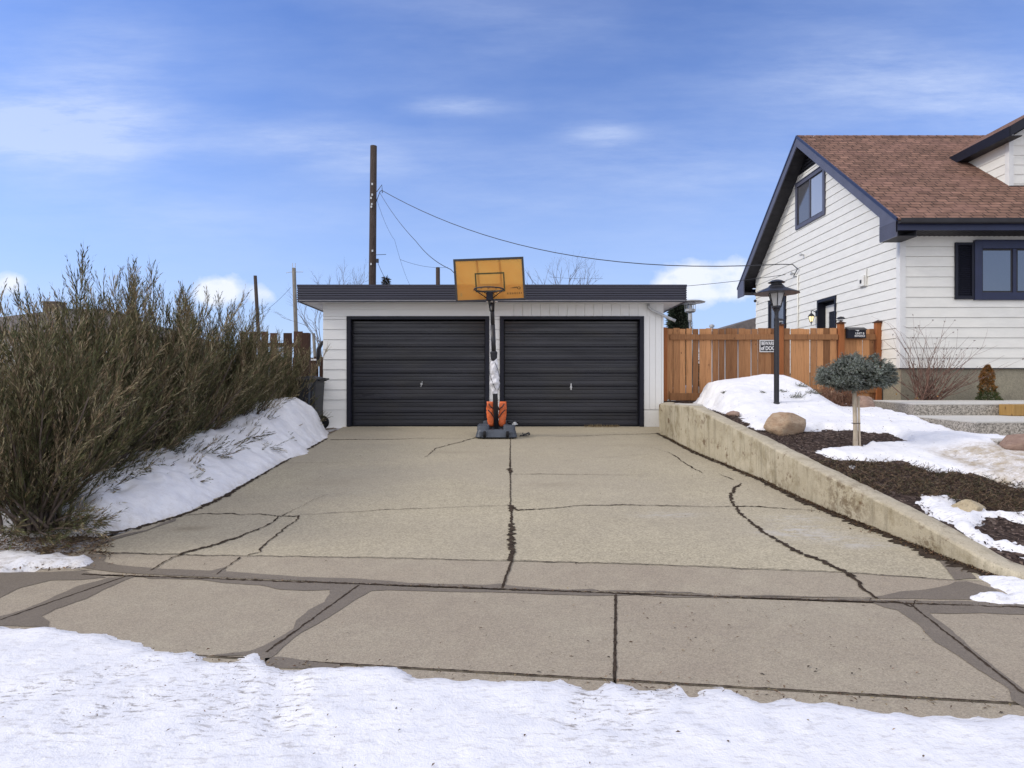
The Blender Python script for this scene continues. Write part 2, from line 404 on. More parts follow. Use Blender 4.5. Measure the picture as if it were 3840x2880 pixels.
def door_mat():
    m, nt, b = newmat('garage_door_paint', .36, .48)
    v = nt.coord((.35,1,3.5))
    f = nt.ramp(nt.noise(v, 1.8, 5, .6), [(.35,0.),(.7,1.)])
    c = nt.mix(f, (.008,.009,.015), (.024,.025,.036))
    f2 = nt.ramp(nt.noise(nt.coord((.6,1,1), loc=(3,0,7)), 1.5, 4), [(.5,0.),(.75,1.)])
    c = nt.mix(nt.math('MULTIPLY', f2, .6), c, (.026,.023,.018))
    sc = nt.ramp(nt.noise(nt.coord((1,1,.8)), 60, 6, .8), [(.70,0.),(.76,1.)])
    c = nt.mix(nt.math('MULTIPLY', sc, .25), c, (.2,.2,.2))
    nt.link(c, b.inputs['Base Color'])
    r = nt.ramp(nt.noise(v, 2.4, 4), [(.3,.24),(.7,.50)]); nt.link(r, b.inputs['Roughness'])
    return m
M['door'] = door_mat()
def emis(name, col, s):
    m, nt, b = newmat(name, .4, .3); b.inputs['Base Color'].default_value = (.8,.7,.45,1)
    b.inputs['Emission Color'].default_value = tuple(col)+(1,); b.inputs['Emission Strength'].default_value = s; return m
M['lamp_lit'] = emis('lit_lantern_glass', (1,.82,.42), .75)
def frosted():
    m, nt, b = newmat('frosted_lamp_glass', .35, .5)
    b.inputs['Base Color'].default_value = (.78,.78,.76,1); b.inputs['Transmission Weight'].default_value = .35
    return m
M['frosted'] = frosted()
# ================================================================ GROUND
YG, ZG = 12.43, .61
def ysw(x): return 4.283 - .1084*x
def ynear(x): return 3.032 - .126*x
def zg(x, y):
    a = ysw(x)
    if y <= a: return 0.0
    return ZG * min(1.0, (y-a)/(YG-a))
BASE = [(3.6,.0),(4.2,.05),(4.8,.16),(5.5,.30),(6.5,.49),(7.5,.67),(8.5,.835),(9.5,.95),(10.5,1.0),(12,1.03),(13,1.1),(14,1.12)]
def zy(x, y): return interp(y, BASE)
def hit(px, py, zf):
    def g(Y): p = at(px, py, Y); return p.z - zf(p.x, p.y)
    Y = 1.2; 
    while Y < 60:
        if g(Y+.05) <= 0:
            a, b = Y, Y+.05
            for _ in range(18):
                m = (a+b)/2
                if g(m) <= 0: b = m
                else: a = m
            p = at(px, py, b); return (p.x, p.y)
        Y += .05
    p = at(px, py, 60); return (p.x, p.y)
Z1 = lambda x, y: (x, y)
def za(x, y): return (x*.5877, 850+y*.5877)
def z2(x, y): return (x*.6208, 1700+y*.6208)
def z3(x, y): return (900+x*.7685, 1600+y*.7685)
def z4(x, y): return (2300+x*.6962, 1900+y*.6962)
def z1(x, y): return (2400+x*.651, 1400+y*.651)
def z5(x, y): return (2400+x*.4521, 950+y*.4521)
def z7(x, y): return (3000+x*.4219, 1150+y*.4219)
def W(pts, zf=zg): return [hit(a, b, zf) for a, b in pts]

WALLP = W([z1(110,345), z1(330,460), z1(700,610), z1(950,730), z1(1200,835), z1(1520,960), z1(1810,1080), z1(2000,1150), z1(2140,1192)])
WALLP = [(3.075, 12.41)] + WALLP + [(WALLP[-1][0]+.10, WALLP[-1][1]-.40)]
WTOP = [(3.9,.03),(4.45,.116),(4.8,.21),(5.1,.286),(6.3,.527),(7.6,.725),(9.7,1.105),(11.35,1.09),(12.5,1.10)]
def wallx(y):
    return interp(y, sorted([(b, a) for a, b in WALLP]))

# --- the ground sheet
xs = [-400,-120,-60,-30,-18,-12,-9] + [-8+.12*i for i in range(42)] + [-2.5,-1,0,1,2,3,4,6,8,10,13,18,30,60,120,400]
ys = [-60,-20,-8,-3,0,1.5,2] + [2.4+.12*i for i in range(90)] + [14,16,18,22,30,50,100,300,900]
def ground_z(x, y):
    if y < ynear(x)-.15: return -.13
    if y > 12.6: return .50 + (.0 if y < 40 else 0)
    if x > -3.15: return zg(x, y)-.12
    if y < ysw(x)+.03: return -.06
    n = noise.noise(Vector((x*2, y*2, 1)))*.025
    return zg(x, y)-.02+n
g = MB(); g.v = [(x, y, ground_z(x, y)) for y in ys for x in xs]; nx = len(xs)
g.f = [(j*nx+i, j*nx+i+1, (j+1)*nx+i+1, (j+1)*nx+i) for j in range(len(ys)-1) for i in range(nx-1)]
tag(g.build('ground', M['ground'], smooth=True), kind='structure')

# --- driveway (exposed aggregate) and its smooth concrete strip beside the sidewalk
LEFT = [(4.60,-3.60),(5.0,-3.62),(5.4,-3.60),(6.05,-3.40),(6.9,-3.27),(8.4,-3.27),(12.43,-3.35)]
def leftx(y): return interp(y, LEFT)
LIP = W([(230,2062), (356,2069), z2(1000,612), z2(2094,628), z3(1280,655), z3(2212,680), z4(700,335), z4(1280,357), z4(1830,395), (3900,2190)])
def ylip(x): return interp(x, LIP)
def strip(name, fy0, fy1, mtl, ny, dz=0.0, x1=None):
    nxx = 60; mb = MB()
    for j in range(ny+1):
        for i in range(nxx+1):
            s = i/nxx; x = lerp(-3.62, 3.75, s)
            for _ in range(3):
                y = lerp(fy0(x), fy1(x), j/ny); x = lerp(leftx(y), wallx(y)+(.08 if y > 4.5 else .25) if y < 11.3 else 3.09, s)
            mb.v.append((x, y, zg(x, y)+dz+.003*noise.noise(Vector((x*.9, y*.9, 5)))))
    mb.f = [(j*(nxx+1)+i, j*(nxx+1)+i+1, (j+1)*(nxx+1)+i+1, (j+1)*(nxx+1)+i) for j in range(ny) for i in range(nxx)]
    # outer skirt so the slab has thickness
    n = len(mb.v); edge = [j*(nxx+1) for j in range(ny+1)]
    mb.v += [(mb.v[e][0], mb.v[e][1], mb.v[e][2]-.12) for e in edge]
    mb.f += [(edge[k], edge[k+1], n+k+1, n+k) for k in range(ny)]
    o = mb.build(name, mtl, smooth=False); return tag(o, kind='structure')
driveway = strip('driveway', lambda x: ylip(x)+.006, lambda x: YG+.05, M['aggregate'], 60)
apron = strip('driveway_apron', lambda x: ysw(x)+.012, ylip, M['walk'], 8)

# --- sidewalk slabs with open joints
def gline(p, q): return lambda y: lerp(p[0], q[0], (y-p[1])/(q[1]-p[1]))
J = [(W([(477,2161)])[0], W([(0,2326)])[0]), (W([(1345,2196)])[0], W([(998,2448)])[0]),
     (W([(2309,2231)])[0], W([(2305,2545)])[0]), (W([(3411,2265)])[0], W([(3840,2604)])[0])]
jl = [gline(a, b) for a, b in J]
jl = [lambda y: jl[0](y)-3.72, lambda y: jl0(y)-1.86] + jl + [lambda y: jl3(y)+1.86, lambda y: jl3(y)+3.72, lambda y: jl3(y)+5.6]
jl0, jl3 = gline(*J[0]), gline(*J[3]); jl[0] = lambda y: jl0(y)-3.72
def slab_row(mb, f0, f1, gap=.006, top=0.0, th=.11):
    for a, b in zip(jl, jl[1:]):
        def pt(f, side, g):
            y = f(0.0)
            for _ in range(6): x = side(y)+g; y = f(x)
            return (x, y)
        q = [pt(f0, a, gap), pt(f0, b, -gap), pt(f1, b, -gap), pt(f1, a, gap)]
        mb.add([(x, y, top-th) for x, y in q]+[(x, y, top) for x, y in q], [(0,3,2,1),(4,5,6,7),(0,1,5,4),(1,2,6,5),(2,3,7,6),(3,0,4,7)])
mb = MB(); slab_row(mb, lambda x: ynear(x)+.004, lambda x: ysw(x)-.007)
tag(mb.build('sidewalk', M['walk'], bevel=.004), kind='structure')
mb = MB(); slab_row(mb, lambda x: ynear(x)-.30, lambda x: ynear(x)-.001, gap=.004, th=.2)
tag(mb.build('kerb', M['walk'], bevel=.02), kind='structure')
mb = MB(); mb.quad((-9,ynear(-9)-.29,-.02),(9,ynear(9)-.29,-.02),(9,ysw(9)+.05,-.02),(-9,ysw(-9)+.05,-.02))
tag(mb.build('sidewalk_joints', M['dark_soil']), kind='structure')

# --- cracks and joints as thin ribbons of dirt lying on the slabs
def ribbon(mb, pts, widths, zoff=.004, jag=.35, step=.014, zf=zg, wob=1.0):
    P = []
    for (a, b), wa, wb in zip(zip(pts, pts[1:]), widths, widths[1:]):
        L = math.dist(a, b); n = max(1, int(L/step))
        for k in range(n): P.append((lerp(a[0],b[0],k/n), lerp(a[1],b[1],k/n), lerp(wa,wb,k/n)))
    P.append((*pts[-1], widths[-1]))
    base = len(mb.v)
    for i, (x, y, w) in enumerate(P):
        x0, y0, _ = P[max(0,i-1)]; x1_, y1_, _ = P[min(len(P)-1,i+1)]
        t = Vector((x1_-x0, y1_-y0)).normalized(); nrm = Vector((-t.y, t.x))
        o = noise.noise(Vector((x*5, y*5, 3)))*.022 + noise.noise(Vector((x*17, y*17, 7)))*.016 + noise.noise(Vector((x*55, y*55, 7)))*.008
        o *= wob
        wl = w*.5*(1+jag*3*noise.noise(Vector((x*24, y*24, 1)))+jag*2*noise.noise(Vector((x*70, y*70, 4)))); wr = w*.5*(1+jag*3*noise.noise(Vector((x*24, y*24, 9)))+jag*2*noise.noise(Vector((x*70, y*70, 6)))); wl = max(wl, .0012); wr = max(wr, .0012)
        for s, ww in ((1, wl), (-1, wr)):
            xx, yy = x+nrm.x*(o+s*ww), y+nrm.y*(o+s*ww); mb.v.append((xx, yy, zf(xx, yy)+zoff))
    for i in range(len(P)-1): mb.f.append((base+2*i, base+2*i+1, base+2*i+3, base+2*i+2))
cr = MB()
def crack(px, w, jag=.45, zoff=.007, wob=1.0):
    w = w if hasattr(w, '__len__') else [w]*len(px)
    if len(w) != len(px): w = [interp(i/(len(px)-1), [(k/(len(w)-1), v) for k, v in enumerate(w)]) for i in range(len(px))]
    ribbon(cr, W(px), w, jag=jag, zoff=zoff, wob=wob)
crack([z3(1320,40),z3(1318,130),z3(1318,210)], [.006,.014,.02], wob=.3)
crack([z3(1318,206),z3(1320,240)], [.07,.01])
crack([z3(1319,235),z3(1320,385)], .012, .5, wob=.3)
crack([z3(1322,385),z3(1326,420)], [.055,.03])
crack([z3(1325,415),z3(1324,475)], [.018,.022], wob=.3)
crack([z3(1324,475),z3(1324,560),z3(1325,655)], [.045,.05,.04], .55, wob=.35)
crack([z3(1327,655),z3(1300,730),z3(1280,790)], [.016,.02,.018], .2, wob=.2)
crack([z3(1160,52),z3(1080,75),z3(960,105),z3(930,130),z3(905,150)], [.022,.02,.012,.006])
crack([z3(440,65),z3(780,62),z3(870,57),z3(1130,60)], [.03,.022,.012,.004])
crack([z3(1540,50),z3(1700,45),z3(1800,40),z3(2050,35)], [.004,.016,.014,.03])
crack([z2(1060,383),z2(1200,370),z2(1400,367),z2(1450,374),z2(1560,368),z2(1690,382)], [.014,.012,.018,.01,.012,.014])
crack([z2(1690,382),z2(1640,420),z2(1560,460),z2(1430,510),z2(1280,560),z2(1160,590),z2(1080,615)], [.014,.014,.018,.022,.034,.032,.026])
crack([z2(1080,615),z2(1000,650),z2(900,710)], [.014,.012,.012], .2)
crack([z2(1690,382),z2(1800,380),z2(1805,395),z2(1740,440),z2(1690,480),z2(1620,540),z2(1580,580),z2(1570,600),z2(1500,620)], [.012,.024,.014,.012,.016,.012,.016,.014,.012])
crack([z2(1450,630),z2(1370,690),z2(1310,735)], [.012,.008,.006])
crack([z2(1700,378),z2(1760,355),z2(1800,330),z2(1900,280),z2(1980,250)], [.014,.004,.003,.004,.002])
crack([z2(1800,375),z2(2094,358),z3(520,420),z3(700,407),z3(1000,397),z3(1310,385)], [.004,.008,.006,.010,.005,.004])
crack([z3(1325,392),z3(1360,410),z3(1460,405),z3(1640,388),z3(1860,383),z3(2200,388)], [.03,.03,.014,.010,.020,.006])
crack([z1(0,760),z1(350,772),z1(540,770)], [.006,.008,.008])
crack([z1(540,768),z1(700,770),z1(830,780),z1(1010,792)], [.022,.018,.014,.008])
crack([z1(575,636),z1(550,660),z1(530,690),z1(520,720),z1(545,765),z1(570,800),z1(640,860),z1(700,910),z1(790,960)], [.016,.03,.028,.032,.022,.03,.026,.036,.04], .5)
crack([z1(790,965),z1(860,1005),z1(960,1050),z1(1050,1085),z1(1130,1125),z1(1190,1150),z1(1210,1172)], [.034,.036,.042,.04,.04,.04,.045], .5)
crack([z1(1190,1160),z1(1230,1180),z1(1270,1220),z1(1350,1300)], [.05,.028,.024,.022], .3)
crack([z1(160,455),z1(200,475),z1(230,500),z1(300,545),z1(355,575)], [.005,.016,.014,.018,.008])
crack([z1(455,580),z1(520,608),z1(540,615)], [.003,.018,.004])
crack([z3(1325,235),z3(1480,232),z3(1640,235),z3(2050,240)], [.004,.012,.008,.002])
crack([z3(130,180),z3(300,178),z3(520,178)], [.005,.007,.002])
crack([z3(1580,165),z3(2000,135)], [.003,.004])
crack([z1(20,420),z1(90,435),z1(160,457)], [.003,.004,.004])
crack([z2(540,592),z2(700,606),z2(1000,613),z2(1450,622),z2(2094,630),z3(640,640),z3(1280,656),z3(1400,657),z3(2212,682),z4(700,336),z4(1050,346),z4(1280,357),z4(1620,386),z4(1830,397)], [.02,.012,.010,.006,.006,.006,.006,.01,.006,.008,.006,.006,.007,.006], .3)
crack([z4(1460,512),z4(1560,520),z4(1600,540),z4(1640,510)], [.012,.016,.014,.004])
tag(cr.build('crack_dirt', M['dark_soil']), kind='stuff')
cr = MB()    # dirt lines along the open joint between apron and sidewalk
for P_, Q_ in J: ribbon(cr, [P_, Q_], [.014,.014], zoff=.0045, jag=.35, wob=.12)
ribbon(cr, [(x*.1, ysw(x*.1)) for x in range(-32, 44)], [.020]*76, zoff=.0052, jag=.5, wob=.25)
ribbon(cr, [(x*.1, ynear(x*.1)) for x in range(-30, 33)], [.008]*63, zoff=.002, jag=.4, wob=.15)
WB_ = [(x-.045, y) for x, y in WALLP[1:-1]]
ribbon(cr, WB_, [.05,.06,.07,.09,.10,.13,.17,.12,.10][:len(WB_)]+[.1]*max(0,len(WB_)-9), zoff=.006, jag=.45)
BE_ = W([(1228,1645),(1170,1676),(1058,1736),(919,1816),(838,1865),(714,1921),(621,1952),(497,1984),(372,2010)])
ribbon(cr, BE_, [.04,.05,.04,.05,.05,.06,.05,.06,.08], zoff=.005, jag=.5)
tag(cr.build('joint_dirt', M['dark_soil']), kind='stuff')

# --- wet stains of melt water around the joints
def flat_poly(mb, pxs, zoff, step=.04, amp=.02, zf=zg):
    P = W(pxs, zf); out = []
    for a, b in zip(P, P[1:]+P[:1]):
        n = max(1, int(math.dist(a, b)/step))
        for k in range(n):
            x, y = lerp(a[0],b[0],k/n), lerp(a[1],b[1],k/n)
            d = Vector((noise.noise(Vector((x*5,y*5,0)))+.5*noise.noise(Vector((x*16,y*16,2))), noise.noise(Vector((x*5,y*5,4)))+.5*noise.noise(Vector((x*16,y*16,6)))))*amp
            out.append((x+d.x, y+d.y))
    vs = [Vector((x, y, 0)) for x, y in out]
    from mathutils.geometry import tessellate_polygon
    tris = tessellate_polygon([vs])
    # cut finely enough to follow the bend of the ground at the joint line
    base = len(mb.v); mb.v += [(v.x, v.y, zf(v.x, v.y)+zoff) for v in vs]; mb.f += [tuple(base+i for i in t) for t in tris]
wet = MB()
flat_poly(wet, [(-60,2150),(250,2144),(340,2141),z2(404+60,650+57),z2(650,752),z2(500,765),z2(300,770),z2(100,820),z2(0,875),(-60,2280)], .003)
flat_poly(wet, [z2(660,752),z2(830,742),z2(740,775),z2(640,820),z2(520,880),z2(420,915),z2(330,945),z2(265,985),z2(300,1010),z2(300,1050),z2(0,1045),z2(-100,1050),z2(-100,1010),z2(0,985),z2(150,940),z2(300,880),z2(480,800),z2(600,770)], .003)
# below the joint line (on the sidewalk)
flat_poly(wet, [z2(850,738),z3(0,748),z3(400,762),z3(850,785),z3(1280,800),z3(1850,812),z3(2200,818),z4(700,487),z4(1380,500),
                z4(1400,512),z4(700,496),z4(300,490),z4(0,470),z3(2100,822),z3(1700,826),z3(1300,812),z3(1000,806),z3(750,799),z3(640,803),z3(560,850),z3(450,920),z3(330,990),z3(250,1040),z3(200,1085),z3(180,1110),
                z3(120,1150),z2(1520,1235),z2(1450,1225),z2(1250,1225),z2(1330,1215),z2(1500,1198),z2(1590,1165),z2(1700,1110),z2(1775,1060),z2(1790,1010),z2(1870,950),z2(1960,900),z2(1990,850),z2(1985,825),z2(1830,832),z2(1680,822),z2(1590,800),z2(1350,785),z2(1190,765),z2(900,758)], .003, amp=.012)
flat_poly(wet, [z4(1380,502),z4(1600,506),z4(1900,512),z4(2400,520),z4(2400,585),z4(2212,582),z4(1960,576),z4(1700,575),z4(1760,620),z4(1880,710),z4(1930,770),z4(2212,990),z4(2400,1130),z4(2400,1190),z4(2212,1080),z4(2150,1045),z4(2130,985),z4(2000,900),z4(1850,800),z4(1730,730),z4(1660,650),z4(1590,600),z4(1530,560),z4(1460,545),z4(1380,512)], .003, amp=.012)
flat_poly(wet, [z2(1680,1230),z2(1900,1262),z2(2050,1275),z2(2050,1300),z2(1600,1300),z2(1600,1240)], .003, amp=.008)
# above the joint line (on the apron and driveway)
flat_poly(wet, [z2(410,672),z2(470,640),z2(560,610),z2(640,617),z2(625,655),z2(700,676),z2(900,694),z2(985,700),z2(1280,710),z2(1360,690),z2(1362,716),z2(1700,736),z3(0,714),z3(300,735),z3(600,745),z3(850,765),z3(1200,775),z3(1270,768),z3(1310,775),z3(1450,787),z3(1600,799),z3(1720,794),z3(1760,804),z3(1850,799),z3(1960,806),z3(2040,802),z3(2200,810),z4(450,472),z4(700,481),z4(860,480),z4(1350,494),
                z4(1450,480),z4(1540,460),z4(1680,450),z4(1800,425),z4(1840,405),z4(1900,404),z4(2040,440),z4(2090,470),z4(1920,505),z4(1600,498),z4(1380,496),z4(700,484),z3(2200,814),z3(1850,808),z3(1280,796),z3(850,781),z3(400,758),z3(0,743),z2(850,732),z2(560,706)], .004, amp=.010)
flat_poly(wet, [z4(1838,396),z4(1780,320),z4(1750,285),z4(1850,290),z4(1960,390)], .004, amp=.01)
flat_poly(wet, [z2(505,585),z2(540,550),z2(640,520),z2(800,480),z2(900,460),z2(1040,400),z2(1060,385),z2(1060,410),z2(870,475),z2(700,520),z2(600,560),z2(560,592)], .004, amp=.01)
tag(wet.build('wet_patches', M['wet']), kind='structure')

# --- frost smudges on the driveway: thin worn salt marks
M['salt'] = concrete('salt_mark', (.42,.40,.37), (.46,.44,.41), (.36,.34,.31), .4, 75, .0)
sm = MB()
for x, y, a, b_ in () and ((930,935,70,20),(1010,965,75,12),(900,975,60,10),(1050,905,60,10),(1110,1020,70,8),(470,850,60,8)):
    flat_poly(sm, [z1(x+a*math.cos(t*.52)*(1+.2*math.sin(t*3+x)), y+(b_*math.sin(t*.52)+a*.22*math.cos(t*.52))*(1+.2*math.cos(t*2+y))) for t in range(12)], .0035, amp=.03)


# ================================================================ SNOW
def poly_sd(P, poly):
    """signed distance (positive inside) of points P (n,2) to the polygon"""
    poly = np.array(poly); A = poly; B = np.roll(poly, -1, 0)
    d = np.full(len(P), 1e9); inside = np.zeros(len(P), bool)
    for (ax, ay), (bx, by) in zip(A, B):
        e = np.array([bx-ax, by-ay]); w = P-np.array([ax, ay])
        t = np.clip((w@e)/max(1e-12, e@e), 0, 1); q = w-np.outer(t, e); d = np.minimum(d, (q**2).sum(1))
        c = ((ay > P[:,1]) != (by > P[:,1]))
        with np.errstate(divide='ignore', invalid='ignore'):
            xi = (bx-ax)*(P[:,1]-ay)/(by-ay)+ax
        inside ^= c & (P[:,0] < xi)
    d = np.sqrt(d); return np.where(inside, d, -d)
def snow_sheet(name, polys, base, T, edge, res, bump_amp=.02, extra=None, colf=None, jag=.05, dip=.05, holes=(), grow=.25):
    allp = np.concatenate([np.array(p) for p in polys]); x0, y0 = allp.min(0)-grow; x1, y1 = allp.max(0)+grow
    X = np.arange(x0, x1, res); Y = np.arange(y0, y1, res); gx, gy = np.meshgrid(X, Y); P = np.stack([gx.ravel(), gy.ravel()], 1)
    sd = np.max([poly_sd(P, p) for p in polys], 0)
    for h in holes: sd = np.minimum(sd, -poly_sd(P, h))
    keep = sd > -grow; idx = -np.ones(len(P), int); idx[keep] = np.arange(keep.sum())
    V = []; C = []
    for (x, y), s in zip(P[keep], sd[keep]):
        n1 = noise.noise(Vector((x*4, y*4, 2))); n2 = noise.noise(Vector((x*13, y*13, 8))); n3 = noise.noise(Vector((x*1.1, y*1.1, 5))); n4 = noise.noise(Vector((x*30, y*30, 3)))
        s = s + jag*(n1+.6*n2+.3*n4)
        up = sstep(s/edge) if s > 0 else 0
        z = base(x, y) + (T*up + up*bump_amp*(n3*1.2+n1*.8+n2*.35+n4*.12) if s > 0 else s*1.2-.004)
        if extra and s > -.02: z += extra(x, y)*sstep((s+.02)/.3)
        if s < 0: z = max(z, base(x, y)-dip)
        V.append((x, y, z)); C.append((*(colf(x, y, s) if colf else (0, .2)), 0, 1))
    nX = len(X); F = []
    sdg = sd
    for j in range(len(Y)-1):
        for i in range(nX-1):
            a = j*nX+i; q = (a, a+1, a+1+nX, a+nX); qi = [idx[k] for k in q]
            if min(qi) >= 0 and max(sdg[k] for k in q) > -grow*.7: F.append(tuple(int(k) for k in qi))
    mb = MB(); mb.v = V; mb.f = F; mb.c = C
    return tag(mb.build(name, M['snow'], smooth=True), kind='structure')

EDGE = [(-700,2330),(0,2346),(137,2351),(186,2347),(292,2361),(447,2377),(596,2426),(733,2439),(776,2473),(882,2473),(919,2448),(987,2439),(1000,2470),(1055,2482),(1148,2501),(1273,2495),(1277,2493),(1515,2503),(1569,2530),(1761,2541),(1868,2557),(1922,2545),(2099,2538),(2206,2568),(2252,2545),(2352,2561),(2398,2587),(2390,2590),(2495,2586),(2537,2558),(2592,2606),(2690,2572),(2773,2586),(2857,2613),(2913,2586),(2996,2624),(3170,2641),(3344,2652),(3442,2673),(3840,2673),(4600,2690)]
street = W(EDGE) + [(4.5,-2.5),(-4.5,-2.5)]
# foot prints and tyre ruts pressed into the street snow
ruts = [W([(0,2640),(300,2590),(560,2510),(760,2450)]), W([(300,2720),(560,2640),(900,2560)]), W([(840,2740),(890,2600),(905,2500)]), W([(1050,2740),(1085,2500)]), W([(2170,2740),(2230,2640),(2290,2570)]), W([(2330,2740),(2390,2640),(2500,2600)])]
def seg_d(x, y, L):
    best = 9
    for (ax, ay), (bx, by) in zip(L, L[1:]):
        ex, ey = bx-ax, by-ay; t = max(0, min(1, ((x-ax)*ex+(y-ay)*ey)/(ex*ex+ey*ey))); best = min(best, math.hypot(x-ax-t*ex, y-ay-t*ey))
    return best
def rut(x, y): 
    d = min(seg_d(x, y, r) for r in ruts)
    e = noise.noise(Vector((x*18, y*18, 1)))
    return -.013*math.exp(-(d/.10)**2) + .004*math.exp(-((d-.12)/.03)**2) + .005*noise.noise(Vector((x*7, y*7, 7))) + .003*noise.noise(Vector((x*28, y*28, 7)))
def streetcol(x, y, s):
    d = min(seg_d(x, y, r) for r in ruts)
    return (.25*math.exp(-(max(0, s)/.05)**2), min(1, .34+.8*math.exp(-(d/.14)**2)+.35*math.exp(-(s/.12)**2)))
snow_sheet('street_snow', [street], lambda x, y: -.004 if y > 2.2 else -.004-.02*(2.2-y), .034, .14, .03, .011, rut, streetcol, jag=.045, dip=.03, grow=.12)

# --- snow bank under the junipers
be = [(1228,1643),(1170,1673),(1148,1700),(1058,1732),(1024,1756),(919,1812),(838,1861),(714,1917),(621,1948),(497,1979),(372,2003),(262,2006),(228,1990)]
bp = W(be); bank_edge = sorted([(b, a) for a, b in bp])
bank = bp + [(-5.0,5.35),(-5.8,6.2),(-6.0,12.0),(-4.4,12.2),(-3.75,12.1),(-3.45,11.7)]
HB = [(5.0,.12),(5.5,.20),(6.0,.27),(6.6,.33),(8,.38),(9,.46),(10,.58),(10.8,.70),(11.4,.68),(12.0,.45)]
WB = [(5.0,.25),(6.5,.7),(9,.9),(11.4,.75)]
def bank_x(x, y):
    e = interp(y, bank_edge); d = e-x; h = interp(y, HB); w = interp(y, WB)
    n = noise.noise(Vector((x*2.2, y*2.2, 3)))*.07 + noise.noise(Vector((x*6, y*6, 3)))*.045 + noise.noise(Vector((x*15, y*15, 3)))*.02
    t = max(0, d)/w
    return (h-.07)*(1-math.exp(-2.1*t*t-.7*t)) * sstep((y-4.9)/.6) + n*min(1, t*1.6) - .10*sstep((d-1.0)/1.0)*h
def bankcol(x, y, s):
    near = sstep((6.2-y)/.8)
    return (.35*near+.12+.35*math.exp(-(s/.06)**2), .12+.5*near)
snow_sheet('snow_bank', [bank], zg, .07, .12, .04, .02, bank_x, bankcol, jag=.05, grow=.2)
snow_sheet('melting_snow_patch', [W([(-200,2075),(0,2078),(90,2066),(180,2082),(260,2078),(330,2098),(338,2128),(200,2138),(60,2140),(-200,2150)]), W([(-300,2040),(-20,2048),(60,2030),(-40,2010),(-300,2010)])], lambda x, y: zg(x,y)-.01, .045, .12, .03, .02, None, lambda x, y, s: (.35,.9), jag=.09)

# ================================================================ GARDEN ON THE RIGHT
def bed_col(): pass
nyb, nxb = 150, 110; mb = MB()
for j in range(nyb+1):
    y = lerp(3.3, 13.35, j/nyb)
    for i in range(nxb+1):
        s = (i/nxb)**1.35; x = lerp(wallx(y)+.12 if y > 4.0 else wallx(4.0)+.02, 13.5, s)
        z = zy(x, y) if y > ysw(x)+.02 else -.08
        mb.v.append((x, y, z+.03*noise.noise(Vector((x*3, y*3, 2)))+.012*noise.noise(Vector((x*12, y*12, 2))) if z > 0 else z))
mb.f = [(j*(nxb+1)+i, j*(nxb+1)+i+1, (j+1)*(nxb+1)+i+1, (j+1)*(nxb+1)+i) for j in range(nyb) for i in range(nxb)]
tag(mb.build('garden_bed', M['mulch'], smooth=True), kind='structure')

# retaining wall
mb = MB(); prof = []
P = []
for (a, b) in zip(WALLP, WALLP[1:]):
    n = max(1, int(math.dist(a, b)/.07))
    for k in range(n): P.append((lerp(a[0],b[0],k/n), lerp(a[1],b[1],k/n)))
P.append(WALLP[-1]); TH = .21; NC = 0
for i, (x, y) in enumerate(P):
    x0, y0 = P[max(0,i-1)]; x1_, y1_ = P[min(len(P)-1,i+1)]; t = Vector((x1_-x0, y1_-y0)).normalized(); nr = Vector((-t.y, t.x))
    if nr.x < 0: nr = -nr
    zt = interp(y, WTOP); zb = zg(x, y)-.12; rows = [(0.0, zb)]
    for k in range(1, 8): rows.append((0.0, lerp(zb, zt-.018, k/7)))
    rows += [(.008, zt-.006), (.02, zt), (TH*.5, zt+.004), (TH-.02, zt), (TH, zt-.012), (TH, zt-.35)]
    for w, z in rows:
        dd = .012*noise.noise(Vector((x*5, y*5, z*5)))+.006*noise.noise(Vector((x*17, y*17, z*17)))
        brk = .03*math.exp(-((y-5.98)/.14)**2)*noise.noise(Vector((x*9, y*12, z*9)))      # old broken joint
        mb.v.append((x+nr.x*(w+dd+brk), y+nr.y*(w+dd+brk), z+(dd*.5+abs(brk)*-.6 if w > 0 or z > zt-.03 else 0)))
    NC = len(rows)
for i in range(len(P)-1):
    for k in range(NC-1): mb.f.append((i*NC+k, (i+1)*NC+k, (i+1)*NC+k+1, i*NC+k+1))
mb.f.append(tuple(range(NC))); mb.f.append(tuple((len(P)-1)*NC+k for k in range(NC))[::-1])
rw = mb.build('retaining_wall', M['wallc'], smooth=True); rw.data.set_sharp_from_angle(angle=R(32))
tag(rw, 'long low weathered concrete retaining wall sloping down along the driveway', 'retaining wall')

# snow on the garden
RID = [(3.2,1.04),(3.45,1.06),(3.6,1.23),(3.75,1.36),(3.93,1.45),(4.45,1.51),(4.8,1.575),(5.05,1.565),(5.2,1.52),(5.56,1.37),(5.8,1.25),(6.3,1.14),(8,1.1)]
def mound(x, y):
    r = interp(x, RID)-1.02
    if y >= 11.7: k = 1-.35*sstep((y-11.7)/1.3)
    else: q = max(0, x-5); k = sstep((y-8.9-2.4*q)/max(.8, 2.8-2.0*q))
    return max(0, r)*k
g1 = W([z5(560,1290),z5(680,1330),z5(820,1350),z5(870,1410),z5(960,1460),z5(1100,1480),z5(1200,1500),z5(1430,1470),z5(1560,1460),
        z7(130,1110),z7(200,1095),z7(400,1100),z7(780,1130),z7(870,1165),z7(930,1195),z7(880,1215),z7(700,1225),z7(430,1265),z7(220,1250),z7(130,1300),z7(290,1350),z7(400,1385),z7(620,1400),z7(900,1370),
        z7(1000,1410),z7(1250,1480),z7(1450,1500),z7(1620,1530),z7(1800,1590),z7(1990,1640),(4300,1980),(4700,1760),z7(1990,1262),z7(1720,1215),z7(1500,1145),z7(1300,1090),z7(1150,1040),z7(1000,980),z7(850,950),z7(620,905),z7(350,884),z7(200,860)], zy)
